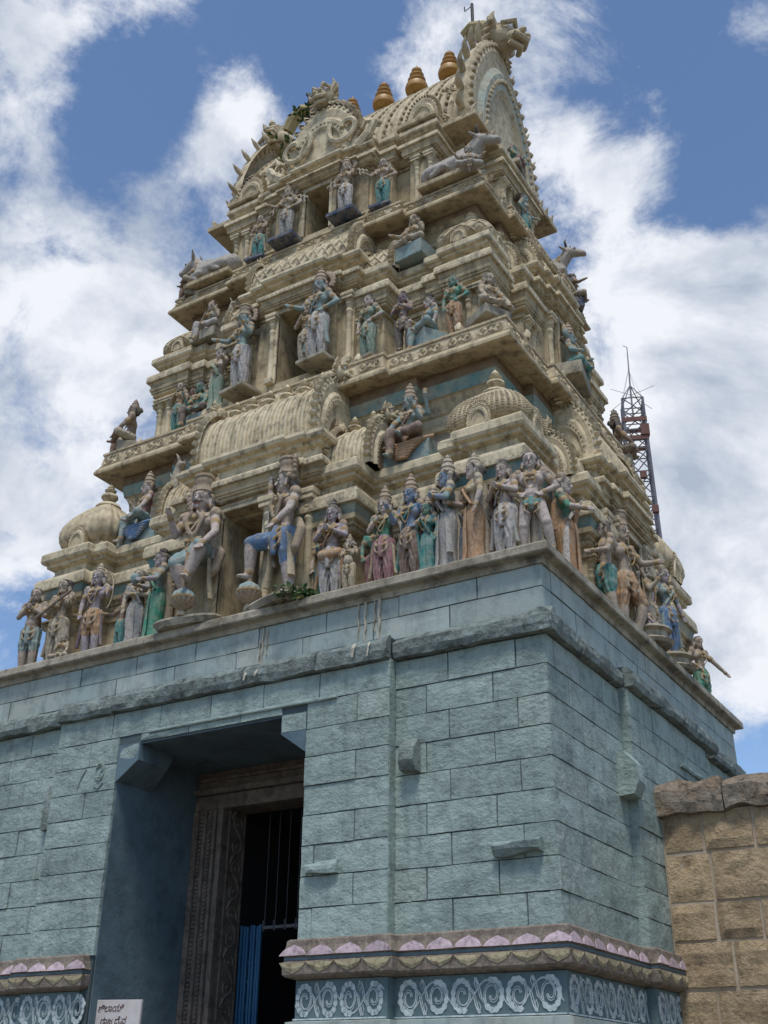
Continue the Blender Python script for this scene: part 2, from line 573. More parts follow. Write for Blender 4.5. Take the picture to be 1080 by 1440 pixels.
RH = (ZC - ZM) / 9
for r in range(9):
    z0 = ZM + r * RH; z1 = z0 + RH
    ph = .38 * (r % 2) + .05
    L0 = DW
    fr = [(-HW, -FB, HD), (-FB, -L0, BF), (L0, FB, BF), (FB, HW, HD)]
    if r == 8: fr = [(-HW, -FB, HD), (-FB, FB, BF), (FB, HW, HD)]
    course(0, z0, z1, fr, .76, ph)
    # right face, hidden part behind the compound wall is left to the core
    sg = [(-HD, -SB, HW), (-SB, SB if z1 > 4.6 else -.2, BR)]
    if z1 > 4.6: sg.append((SB, HD, HW))
    course(1, z0, z1, sg, .66, ph * .85)
put_block(0, -1.03, -.3, 5.305, 5.400, BF); put_block(0, -.3, .45, 5.305, 5.400, BF); put_block(0, .45, 1.03, 5.305, 5.400, BF)
for z0, z1, ph in ((5.96, 6.22, .2), (6.22, 6.465, .6)):
    course(0, z0, z1, [(-HW - .006, HW + .006, HD + .006)], .95, ph, m=BLUE_S, rough=.003)
    course(1, z0, z1, [(-HD - .006, HD + .006, HW + .006)], .95, ph, m=BLUE_S, rough=.003)


for s_ in (-1, 1):
    q = MB(); x0, x1 = sorted((s_ * (FB - .12), s_ * (FB + .001)))
    q.box(x0, x1, -BF + .012, -HD + .01, 2.96, 5.72); tpart('bay_return', q, BLUE)
q = MB(); q.box(BR - .2, BR - .012, -SB - .001, -SB + .12, 2.96, 5.72); tpart('bay_return', q, BLUE)


def rough_stone(name, k, a0, a1, z0, z1, b, out_, m, seed, amp=.03, nx=12, nz=4, parent=tower, taper=.3):
    vs = []
    prof = [(-.02, 0), (out_ * .75, .02), (out_, .3), (out_ * .96, .7), (out_ * taper, 1), (-.03, 1.02)]
    for i in range(nx + 1):
        a = a0 + (a1 - a0) * i / nx
        for (o_, h) in prof:
            z = z0 + (z1 - z0) * h
            nn = noise.noise(Vector((a * 3.1, seed, z * 6))) * amp + noise.noise(Vector((a * 11, seed * 2, z * 14))) * amp * .5
            zz = z + noise.noise(Vector((a * 4.3, seed + 9, h * 3))) * amp * .9
            vs.append((a - (a0 + a1) / 2, -(o_ + (nn if o_ > 0 else 0)), zz))
    fs = []
    n = len(prof)
    for i in range(nx):
        for j in range(n - 1):
            fs.append((i * n + j, (i + 1) * n + j, (i + 1) * n + j + 1, i * n + j + 1))
    fs.append(tuple(range(n))); fs.append(tuple(nx * n + j for j in range(n - 1, -1, -1)))
    q = MB(); q.add(vs, fs)
    me = q.mesh(name, m)
    x, y, _ = face_loc(k, (a0 + a1) / 2, b, 0)
    return link(name, me, parent, (x, y, 0), (0, 0, k * PI / 2))


cs = [(-4.22, -3.3), (-3.3, -2.45), (-2.42, -1.5), (-1.5, -.4), (-.4, .5), (.5, 1.5), (1.5, 2.40), (2.42, 3.25), (3.25, 4.24)]
for i, (a0, a1) in enumerate(cs):
    bay = abs((a0 + a1) / 2) < 2.42
    rough_stone('cornice_stone', 0, a0 + .004, a1 - .004, 5.715, 5.955, BF if bay else HD, .09 if bay else .11, BLUE_C, i * 1.7)
for i, (a0, a1) in enumerate([(-3.55, -2.7), (-2.7, -1.5), (-1.47, -.5), (-.5, .6), (.6, 1.75), (1.9, 2.7), (2.7, 3.5)]):
    bay = abs((a0 + a1) / 2) < 1.5
    rough_stone('cornice_stone', 1, a0 + .004, a1 - .004, 5.715, 5.955 - .03 * (i % 2), BR if bay else HW, .11, BLUE_C, 40 + i * 2.3)

# lugs and broken stubs left on the wall
rough_stone('stone_lug', 0, 2.52, 2.70, 4.50, 4.83, HD, .15, BLUE_C, 3.3, amp=.02, nx=4)
rough_stone('broken_stone_stub', 0, 3.50, 3.98, 3.60, 3.73, HD, .10, BLUE, 5.3, amp=.035)
rough_stone('broken_stone_stub', 0, 1.44, 1.83, 3.58, 3.70, BF, .07, BLUE, 8.3, amp=.03)
rough_stone('stone_lug', 0, -2.55, -2.42, 4.42, 4.98, HD, .09, BLUE_C, 9.9, amp=.03, nx=4)
rough_stone('stone_lug', 1, -1.72, -1.46, 4.45, 4.95, HW, .22, BLUE, 12.2, amp=.02, nx=4)
rough_stone('broken_stone_stub', 1, .2, 1.2, 5.2, 5.28, BR, .05, BLUE, 14.2, amp=.02)
rough_stone('broken_stone_stub', 0, -.9, 1.75, 5.385, 5.425, BF, .025, BLUE, 21.2, amp=.008)
# pale smears of lime dripping over the upper courses
for dx, z1, z0, w in ((2.02, 6.47, 5.97, .03), (1.93, 6.47, 6.0, .012), (2.20, 6.47, 5.96, .035), (2.14, 6.47, 6.1, .01),
                      (.62, 6.45, 5.98, .012), (.68, 6.43, 6.1, .008), (.58, 6.3, 6.0, .008)):
    q = MB(); vs = []; n = 8
    for i in range(n + 1):
        z = z1 + (z0 - z1) * i / n; ww = w * (1 - .45 * i / n) * (.8 + .4 * random.random()); xx = dx + .008 * math.sin(i * 1.7)
        vs += [(xx - ww / 2, -(HD + .030), z), (xx + ww / 2, -(HD + .030), z), (xx + ww / 2, -(HD + .004), z), (xx - ww / 2, -(HD + .004), z)]
    fs = [(i * 4 + a_, i * 4 + (a_ + 1) % 4, (i + 1) * 4 + (a_ + 1) % 4, (i + 1) * 4 + a_) for i in range(n) for a_ in range(4)]
    q.add(vs, fs); tpart('lime_drip', q, DRIP)
for dx, z1, z0, w in ((2.0, 5.95, 5.76, .04), (2.19, 5.94, 5.74, .022), (.55, 5.9, 5.75, .03), (.7, 5.9, 5.78, .03)):
    q = MB(); q.tube([(dx, -(BF + .075), z1 - .03), (dx + .01, -(BF + .118), z1 - .09), (dx, -(BF + .122), z0)], [w / 2, w / 2, w / 3], 6, flat=.3)
    tpart('lime_drip', q, DRIP)

# ledge
mb = MB()
sweep(mb, rect(HW, HD), [(-.05, 6.462), (.028, 6.462), (.034, 6.52), (.045, 6.53), (.125, 6.545), (.135, 6.56), (.13, 6.64), (.115, 6.66), (-.3, 6.675)])
tpart('ledge', mb, LEDGE)

# lotus moulding and painted frieze on the two wall masses beside the doorway
mprof = [(-.02, 2.60), (.095, 2.63), (.115, 2.65), (.12, 2.76), (.10, 2.772), (.10, 2.806), (.12, 2.818), (.095, 2.905), (.09, 2.955), (.07, 2.972), (-.02, 2.985)]
lowprof = [(.10, 0), (.10, .5), (.22, .52), (.22, .8), (.05, .95), (.05, 1.9), (.08, 1.92), (.08, 2.235), (-.02, 2.25)]
Rp = [(DW, -BF), (FB, -BF), (FB, -HD), (HW, -HD), (HW, -SB), (BR, -SB), (BR, SB), (HW, SB), (HW, HD), (DW, HD)]
Rm = [(DW, -BF), (FB, -BF), (FB, -HD), (HW, -HD), (HW, -SB), (BR, -SB), (BR, SB), (HW, SB), (HW, HD), (DW, HD)]
Lm = [(-x, y) for x, y in reversed(Rm)]
friez = mat('frieze_ground', (.135, .195, .205), second=(.10, .15, .16), grime=(.05, .07, .07), gamt=.4, bump=.4, bscale=18)
for pl, dd in ((Rm, .035), (Lm, .152)):
    sg_ = 1 if pl is Rm else -1
    pm = [((x if abs(abs(x) - DW) > 1e-6 else sg_ * (DW + dd)), y if abs(abs(x) - DW) > 1e-6 or y < 0 else y) for x, y in pl]
    q = MB(); sweep(q, pm, mprof); tpart('lotus_moulding', q, MOULDB)
    q = MB(); sweep(q, pm, [(.012, 2.25), (.012, 2.60)], cap=False); tpart('frieze', q, friez)
    q = MB(); sweep(q, pm, lowprof); tpart('plinth', q, BLUE_S)
    q = MB(); sweep(q, pm, [(.07, 2.776), (.106, 2.777), (.106, 2.802), (.07, 2.803)], cap=False); tpart('painted_band', q, BLUEBAND)


def petal_mesh(up, w=.29, h=.085, th=.014):
    n = 10; top = []
    for i in range(n + 1):
        t = i / n; x = -w / 2 * .96 + w * .96 * t
        s_ = math.sin(PI * t) ** .55
        s_ += .18 * math.exp(-((t - .5) / .08) ** 2)
        top.append((x, s_ * h if up else -s_ * h * .95))
    q = MB(); vs = []; fs = []
    z_off = -.02 if up else .02
    for x, z in top:
        y1 = .165 * max(0, z) if up else 0.0
        vs += [(x, .0, 0), (x, -th * .6, 0), (x, -th + y1 * 1.4, z * .6), (x, -.004 + y1 * 1.5, z), (x, .02, z)]
    for i in range(n):
        for j in range(4):
            f = (i * 5 + j, (i + 1) * 5 + j, (i + 1) * 5 + j + 1, i * 5 + j + 1)
            fs.append(f if up else f[::-1])
    q.add(vs, fs); return q


PU, PD = petal_mesh(True).mesh('petal', PINK), petal_mesh(False).mesh('petal', CREAMP)


def scroll_mesh(flip):
    """painted vine scroll: flat raised ribbons, centred, .32 wide, .3 tall"""
    q = MB()
    def rib(pts, w, y=-.004):
        vs = []; n = len(pts)
        for i in range(n):
            p = Vector(pts[i]); t = Vector(pts[min(i + 1, n - 1)]) - Vector(pts[max(i - 1, 0)])
            t.normalize(); nr = Vector((-t[1], t[0])); ww = (w[i] if isinstance(w, list) else w) / 2
            for s_ in (-1, 1): vs.append((p[0] + nr[0] * ww * s_, y, p[1] + nr[1] * ww * s_))
            for s_ in (1, -1): vs.append((p[0] + nr[0] * ww * s_, .004, p[1] + nr[1] * ww * s_))
        fs = [(i * 4 + a_, i * 4 + (a_ + 1) % 4, (i + 1) * 4 + (a_ + 1) % 4, (i + 1) * 4 + a_) for i in range(n - 1) for a_ in range(4)]
        fs += [(3, 2, 1, 0), tuple((n - 1) * 4 + j for j in range(4))]
        q.add(vs, fs)
    f = -1 if flip else 1
    # hooked spiral stem
    for off, w in ((0, .010), (.020, .007)):
        pts = []
        for i in range(26):
            t = i / 25; a = .2 + t * 2.15 * PI; r = (.022 + .078 * t) + off
            pts.append((f * (-.012 + r * .80 * math.cos(a)), f * (r * 1.05 * math.sin(a))))
        pts += [(f * (.10 + off), f * .02), (f * (.125 + off), f * -.08), (f * (.155 + off), f * -.145)]
        rib(pts, w)
    # fat lobed leaves round the outside
    for i in range(9):
        a = .9 + i * .50; r = .128
        cx, cz = f * (-.018 + r * .74 * math.cos(a)), f * (r * .98 * math.sin(a))
        dx, dz = -math.sin(a), math.cos(a)
        pts = [(cx + f * dx * s_ * .034, cz + f * dz * s_ * .04) for s_ in (-1, -.5, 0, .5, 1)]
        rib(pts, [.016, .042, .054, .044, .014])
    rib([(f * .13, f * .15), (f * .115, f * .10), (f * .135, f * .05), (f * .15, f * .10), (f * .13, f * .15)], .007)
    return q


SC = [scroll_mesh(False).mesh('scroll_motif', WHITEP), scroll_mesh(True).mesh('scroll_motif', WHITEP)]


def run(a0, a1, step):
    n = max(1, round((a1 - a0) / step)); s_ = (a1 - a0) / n
    return [(a0 + (i + .5) * s_, s_) for i in range(n)]


segs = [(0, -HW - .13, -FB - .10, HD), (0, -FB - .12, -DW - .0, BF), (0, DW - .12, FB + .12, BF), (0, FB + .12, HW + .14, HD),
        (1, -HD - .14, -SB - .14, HW), (1, -SB - .14, 0.0, BR)]
for k, a0, a1, b in segs:
    for a, s_ in run(a0, a1, .29):
        for me, zz, of in ((PU, 2.818, .120), (PD, 2.755, .118)):
            x, y, z = face_loc(k, a, b + of, zz)
            link('petal', me, tower, (x, y, z + rng.uniform(-.004, .004)), (0, rng.uniform(-.02, .02), k * PI / 2), (s_ / .29 * rng.uniform(.97, 1.02), rng.uniform(.7, 1.1), rng.uniform(.9, 1.08)))
for k, a0, a1, b in [(0, -HW, -FB - .02, HD), (0, -FB, -DW, BF), (0, DW, FB, BF), (0, FB + .03, HW, HD), (1, -HD, -SB, HW), (1, -SB, -.35, BR)]:
    q = MB(); vs = []; nn = max(8, int((a1 - a0) * 30))
    for i in range(nn + 1):
        a = a0 + .02 + (a1 - a0 - .04) * i / nn; z = 2.425 + .125 * math.sin(a * PI / .27)
        vs += [(a, -.003, z - .008), (a, -.003, z + .008), (a, .004, z + .008), (a, .004, z - .008)]
    q.add(vs, [(i * 4 + j, i * 4 + (j + 1) % 4, i * 4 + 4 + (j + 1) % 4, i * 4 + 4 + j)[::-1] for i in range(nn) for j in range(4)])
    link('vine_stem', q.mesh('vine_stem', WHITEP), tower, face_loc(k, 0, b + .014, 0), (0, 0, k * PI / 2))
    for i, (a, s_) in enumerate(run(a0 + .02, a1 - .02, .27)):
        x, y, z = face_loc(k, a, b + .016, 2.425)
        link('scroll_motif', SC[i % 2], tower, (x, y, z), (0, 0, k * PI / 2), (s_ / .30 * rng.uniform(.95, 1.04), 1, rng.uniform(.98, 1.06)))
for k, a0, a1, b in [(0, -HW, -FB, HD), (0, -FB, -DW, BF), (0, DW, FB, BF), (0, FB, HW, HD), (1, -HD, -SB, HW), (1, -SB, -.35, BR)]:
    q = MB(); q.box(a0, a1, -.02, .0, 2.252, 2.266)
    link('border_line', q.mesh('border_line', WHITEP), tower, face_loc(k, 0, b, 0), (0, 0, k * PI / 2))

# ------------------------------------------------------------- doorway
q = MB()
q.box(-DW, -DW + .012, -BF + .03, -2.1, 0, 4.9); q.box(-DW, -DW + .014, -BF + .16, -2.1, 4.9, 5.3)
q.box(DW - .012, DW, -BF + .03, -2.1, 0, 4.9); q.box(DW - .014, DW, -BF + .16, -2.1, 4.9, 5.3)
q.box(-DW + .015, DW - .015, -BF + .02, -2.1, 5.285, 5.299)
tpart('recess_lining', q, BLUE_SHADE)
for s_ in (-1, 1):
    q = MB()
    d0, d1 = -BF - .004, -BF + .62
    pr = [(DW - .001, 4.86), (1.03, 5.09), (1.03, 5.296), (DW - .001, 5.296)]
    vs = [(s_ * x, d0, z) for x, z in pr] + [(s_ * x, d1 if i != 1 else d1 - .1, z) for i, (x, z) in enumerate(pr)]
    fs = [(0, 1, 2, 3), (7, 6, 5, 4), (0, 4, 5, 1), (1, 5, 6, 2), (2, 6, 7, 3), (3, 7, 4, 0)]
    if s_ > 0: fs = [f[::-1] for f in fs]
    q.add(vs, fs); tpart('corbel', q, BLUE_SHADE)  # corbel colour carries the shade under the recess ceiling
    put_block(0, *sorted((s_ * 1.03, s_ * (DW + .0))), 5.10, 5.30, BF + .002); NB[0] += 0
# carved frame
for s_ in (-1, 1):
    q = MB()
    def bx(a0, a1, y0, y1, z0, z1, ch=0):
        x0, x1 = sorted((s_ * a0, s_ * a1)); q.box(x0, x1, y0, y1, z0, z1, ch)
    bx(.86, 1.345, -2.10, -1.68, 0, 4.80)
    bx(1.26, 1.34, -2.15, -2.09, 0, 4.80, .01); bx(1.14, 1.19, -2.135, -2.09, 0, 4.80, .008); bx(.985, 1.03, -2.14, -2.09, 0, 4.80, .01)
    bx(.86, .92, -2.16, -2.09, 0, 4.80, .012)
    tpart('door_jamb', q, DOORST)
    q = MB()
    for i in range(70):
        z = 1.3 + i * .05
        for a in (1.085, 1.225):
            x0, x1 = sorted((s_ * (a - .022), s_ * (a + .022))); q.box(x0, x1, -2.128, -2.095, z, z + .033, .004)
    tpart('bead_row', q, DOORST, kind='stuff')
    q = MB()
    for i in range(13):
        z = 1.4 + i * .27
        pts = []
        for j in range(16):
            t = j / 15; a = (PI * 2.1 * t) * (1 if i % 2 else -1); r = .03 + .085 * t
            pts.append((s_ * .853, -1.87 + r * math.cos(a) * .9, z + r * math.sin(a)))
        q.tube(pts, .014, 5)
        q.ball((s_ * .853, -1.87, z), .022, 6, 4)
        q.tube([(s_ * .853, -1.98 + .22 * (i % 2), z + .04), (s_ * .85, -1.93 + .12 * (i % 2), z + .14), (s_ * .853, -1.80 - .1 * (i % 2), z + .22)], [.02, .026, .01], 5)
    q.tube([(s_ * .855, -2.02, 1.0), (s_ * .855, -2.02, 4.78)], .012, 5); q.tube([(s_ * .855, -1.72, 1.0), (s_ * .855, -1.72, 4.78)], .012, 5)
    tpart('carved_vine', q, DOORST)
q = MB()
q.box(-1.345, 1.345, -2.12, -1.68, 4.80, 4.98, .01); q.box(-1.345, 1.345, -2.18, -1.68, 4.985, 5.06, .01)
q.box(-1.345, 1.345, -2.10, -1.68, 5.065, 5.28); q.box(-1.345, 1.345, -2.15, -2.09, 5.16, 5.20, .01)
tpart('door_lintel', q, DOORST)
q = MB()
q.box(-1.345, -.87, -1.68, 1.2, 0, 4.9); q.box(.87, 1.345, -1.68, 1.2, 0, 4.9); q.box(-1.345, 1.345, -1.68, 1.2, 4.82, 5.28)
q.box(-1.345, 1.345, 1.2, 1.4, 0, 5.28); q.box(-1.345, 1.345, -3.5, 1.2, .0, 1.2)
tpart('passage_lining', q, BLACK)  # passage darkness painted in with a black lining
BAR = mat('dull_bar_steel', (.09, .09, .10), rough=.7, bump=0)
gate = link('folding_gate', None, tower, (0, 0, 0))
for i in range(7):
    q = MB(); x = -.845 + i * .048 + .004 * math.sin(i * 5)
    q.box(x - .014, x + .014, -1.66 + .012 * (i % 2), -1.63 + .012 * (i % 2), 1.2, 3.46 - .008 * (i % 3), .004)
    link('slat', q.mesh('slat', GATE), gate)
q = MB()
for j in range(9):
    z = 1.3 + j * .25
    for i in range(6):
        x = -.845 + i * .048
        s_ = 1 if (i + j) % 2 else -1
        q.tube([(x, -1.628, z - s_ * .05), (x + .048, -1.628, z + s_ * .05)], .007, 4)
link('cross_links', q.mesh('cross_links', GATE), gate)
q = MB(); q.tube([(-.53, -1.64, 3.42), (.86, -1.64, 3.42)], .02, 6); link('rail', q.mesh('rail', STEEL), gate)
for x in (-.52, -.36, -.2, -.04, .2, .45):
    q = MB(); q.tube([(x, -1.645, 3.38), (x, -1.645, 3.50)], .018, 6); q.tube([(x, -1.63, 3.50), (x, -1.63, 4.8)], .006, 5)
    link('bar', q.mesh('bar', DROD if False else BAR), gate)
# round emblem cut into the wall left of the doorway
q = MB()
ring = [(-1.62 + .07 * math.cos(2 * PI * i / 20), -BF - .012, 5.02 + .10 * math.sin(2 * PI * i / 20)) for i in range(21)]
q.tube(ring, .010, 5)
q.tube([(-1.67, -BF - .010, 5.07), (-1.60, -BF - .012, 5.10), (-1.57, -BF - .01, 5.04), (-1.62, -BF - .01, 5.0), (-1.57, -BF - .01, 4.96), (-1.66, -BF - .01, 4.95)], .009, 5)
q.tube([(-1.69, -BF - .008, 4.86), (-1.62, -BF - .010, 4.82), (-1.55, -BF - .008, 4.88)], .010, 5)
q.tube([(-1.96, -BF - .008, 4.86), (-1.92, -BF - .012, 4.98), (-1.85, -BF - .008, 5.08)], .010, 5)
tpart('carved_emblem', q, BLUE)

# ------------------------------------------------------------- notice board standing in the doorway
board = thing('notice_board', 'white hand lettered notice board propped at the left edge of the dark doorway', 'sign', (-5.23, .02, 0))
q = MB(); q.box(-.345, .345, -.012, .012, 1.75, 2.515, .003); link('panel', q.mesh('panel', PAPER), board, rot=(0, math.radians(1.2), 0))
q = MB(); q.tube([(-.2, .03, 0), (-.2, .03, 2.3)], .02, 6); q.tube([(.2, .03, 0), (.2, .03, 2.3)], .02, 6)
link('leg', q.mesh('leg', STEM), board)
for txt, x, z, sz in (('ಶಿಲಾಯಿ', -.22, 2.40, .095), ('ರಾಜ ದೈವ', -.17, 2.275, .095), ('ದೇವ', -.02, 2.16, .09)):
    cu = bpy.data.curves.new('lettering', 'FONT'); cu.body = txt; cu.size = sz; cu.extrude = .001; cu.shear = .25
    to = bpy.data.objects.new('lettering', cu); col.objects.link(to)
    bpy.context.view_layer.update()
    dg = bpy.context.evaluated_depsgraph_get()
    me = bpy.data.meshes.new_from_object(to.evaluated_get(dg))
    bpy.data.objects.remove(to)
    me.materials.clear(); me.materials.append(INK)
    link('lettering', me, board, (x, -.0145, z), (PI / 2, 0, 0))

# ------------------------------------------------------------- compound wall
cw = thing('compound_wall', 'rough ochre sandstone boundary wall with a broken grey coping, butting against the blue base on the right', 'stone wall', (HW + CX + .0, 2.70, 0))
q = MB(); q.box(.105, 9, .02, .55, 0, 4.43); link('mortar_core', q.mesh('mortar_core', MORTAR), cw)
zr = [4.42, 4.0, 3.48, 3.09, 2.63, 2.2, 1.7, 1.2, .7, .2]
r2 = random.Random(11)
for i in range(len(zr) - 1):
    z1, z0 = zr[i], zr[i + 1]
    x = .11; first = (.45, .5, .49, .62, .4)[i % 5]
    while x < (4.2 if z0 > 2 else 2.5):
        w = first if x == .11 else r2.uniform(.38, .75)
        m_ = block_mesh(w - r2.uniform(.014, .034), z1 - z0 - r2.uniform(.012, .03), d=.08, rough=.03, nx=6, nz=4, ch=.008)
        link('stone', m_.mesh('stone', SAND), cw, (x + w / 2, r2.uniform(-.006, .012), z0 + .014))
        x += w
x = .0
for i, w in enumerate((.85, .62, .75, .9, .8)):
    vs = None
    q = rough_stone('coping_stone', 0, x + .01, x + w - .01, 4.40 + .02 * (i % 2), 4.77 - .02 * (i % 3), 0, .12, COPING, 60 + i * 3.1, amp=.06, nx=14, parent=cw, taper=.5)
    q.location = (x + w / 2, 0.02, 0)
    x += w
q = MB(); q.box(.02, 4.2, .0, .6, 4.44, 4.74, .03); link('coping_core', q.mesh('coping_core', COPING), cw)

# ------------------------------------------------------------- distant lattice mast
mast = thing('lattice_mast', 'tall steel lattice mast with red oxide platforms and a whip antenna far behind the tower', 'radio mast', (-8.0, 30, 0), math.radians(22))


def hwm(z): return .42 + max(0, 28 - z) * .012


lv = [0, 3.5, 7, 10, 12.7, 15, 17, 18.8, 20.4, 21.9, 23.2, 24.4, 25.5, 26.4, 27.2, 28.0]
for sx, sy in ((1, 1), (1, -1), (-1, 1), (-1, -1)):
    q = MB(); q.tube([(sx * hwm(z), sy * hwm(z), z) for z in lv], .055, 4); link('leg', q.mesh('leg', STEEL), mast)
for i in range(len(lv) - 1):
    z0, z1 = lv[i], lv[i + 1]; h0, h1 = hwm(z0), hwm(z1)
    q = MB()
    cs0 = [(h0, -h0), (h0, h0), (-h0, h0), (-h0, -h0)]; cs1 = [(h1, -h1), (h1, h1), (-h1, h1), (-h1, -h1)]
    for c in range(4):
        a, b = cs0[c], cs0[(c + 1) % 4]; a1, b1 = cs1[c], cs1[(c + 1) % 4]
        q.tube([(*a, z0), (*b1, z1)], .026, 4); q.tube([(*b, z0), (*a1, z1)], .026, 4); q.tube([(*a1, z1), (*b1, z1)], .03, 4)
    link('brace', q.mesh('brace', STEEL), mast)
q = MB()
for z, r_ in ((25.9, 1), (26.8, 1)):
    q.box(-.5, .5, -.5, -.44, z, z + .2); q.box(-.5, .5, .44, .5, z, z + .2); q.box(-.5, -.44, -.44, .44, z, z + .2); q.box(.44, .5, -.44, .44, z, z + .2)
q.box(.2, .55, -.55, -.25, 26.1, 26.6)
link('platform', q.mesh('platform', RUST), mast)
for z, dx in ((22.4, .42), (21.0, .3), (24.0, .1)):
    q = MB(); q.box(dx - .13, dx + .13, -.62, -.45, z, z + .35, .03); link('equipment_box', q.mesh('equipment_box', RUST), mast)
q = MB(); q.tube([(0, 0, 27.2), (0, 0, 28.6), (.05, 0, 30.9), (-.12, 0, 31.0)], [.04, .04, .02, .015], 5); link('antenna', q.mesh('antenna', STEEL), mast)
for sx, sy in ((1, 1), (1, -1), (-1, 1), (-1, -1)):
    q = MB(); q.tube([(sx * .42, sy * .42, 28), (0, 0, 28.9)], .025, 4); q.tube([(sx * .42, sy * .42, 28), (0, 0, 29.7)], .008, 3)
    q.tube([(0, 0, 28.4), (sx * .9, sy * .9, 28.2)], .012, 3); link('stay', q.mesh('stay', STEEL), mast)

# ================================================================== TIERS
def kalasha_prof(h, r):
    p = [(.30, 0), (.42, .03), (.42, .07), (.26, .11), (.34, .16), (.80, .24), (1.0, .33), (.92, .42), (.55, .50), (.30, .53), (.30, .56), (.62, .60),
         (.70, .65), (.50, .70), (.26, .72), (.30, .75), (.42, .79), (.34, .85), (.14, .93), (.02, 1.0)]
    return [(a * r, z * h) for a, z in p]


q = MB(); q.lathe(kalasha_prof(1, .30), n=14); FINIAL = q.mesh('finial', STUCCO_L, True)
q = MB(); q.lathe([(.35, 0), (.5, .02), (.95, .10), (1.0, .19), (.92, .27), (.60, .33), (.36, .35), (.40, .37), (.72, .40), (.78, .46), (.62, .50), (.32, .53), (.34, .56), (.58, .585), (.62, .64), (.46, .68), (.24, .70), (.26, .73), (.44, .75), (.46, .80), (.26, .85), (.12, .88), (.10, .93), (.02, 1.0)], n=20)
q.v = [(x * .36, y * .36, z) for x, y, z in q.v]
GFIN = q.mesh('finial', GOLD, True)


def finial(parent, loc, h, w=1.0, me=FINIAL):
    return link('finial', me, parent, loc, None, (h * w, h * w, h))


# pilaster, height 1, half width about .07
def pilaster_mesh(h=.9, w=.13):
    q = MB(); a = w / 2
    q.box(-a * 1.25, a * 1.25, -a * 1.25, a * .6, 0, .07, .01)
    q.lathe([(a * 1.0, .07), (a * .95, .12), (a * .86, .13), (a * .84, h * .62), (a * .95, h * .64), (a * .80, h * .67), (a * .9, h * .70), (a * 1.15, h * .74), (a * .85, h * .78),
             (a * 1.0, h * .80), (a * 1.35, h * .84), (a * 1.1, h * .87), (a * 1.5, h * .90)], n=10)
    q.box(-a * 1.65, a * 1.65, -a * 1.7, a * .6, h * .90, h * .94, .006)
    q.box(-a * 1.9, a * 1.9, -a * 1.9, a * .6, h * .945, h * 1.0, .01)
    return q.mesh('pilaster', STUCCO_L, True)


PIL = pilaster_mesh()
PILS = []


def pilaster(k, a, b, z, h, w=1.0, parent=tower):
    o = link('pilaster', PIL, parent, face_loc(k, a, b, z), (0, 0, k * PI / 2), (w, w, h / .9)); PILS.append(o); return o


def arch_pts(r, h, n=20, pinch=.25, z0=0.0):
    """horseshoe outline, from right foot over the top to left foot"""
    if pinch == 'keel':
        K_ = [(.84, 0), (.97, .10), (1.0, .22), (.96, .38), (.83, .55), (.64, .72), (.43, .86), (.20, .96), (0, 1.0)]
        tt = [8 * i / (n // 2) for i in range(n // 2 + 1)]
        hf = [(r * float(np.interp(t, range(9), [p[0] for p in K_])), h * float(np.interp(t, range(9), [p[1] for p in K_])) + z0) for t in tt]
        return hf + [(-a, b) for a, b in reversed(hf[:-1])]
    pts = []
    for i in range(n + 1):
        t = -pinch + (PI + 2 * pinch) * i / n
        x = r * math.cos(t); z = math.sin(t)
        z = (z + math.sin(pinch)) / (1 + math.sin(pinch)) * h
        pts.append((x, z + z0))
    return pts


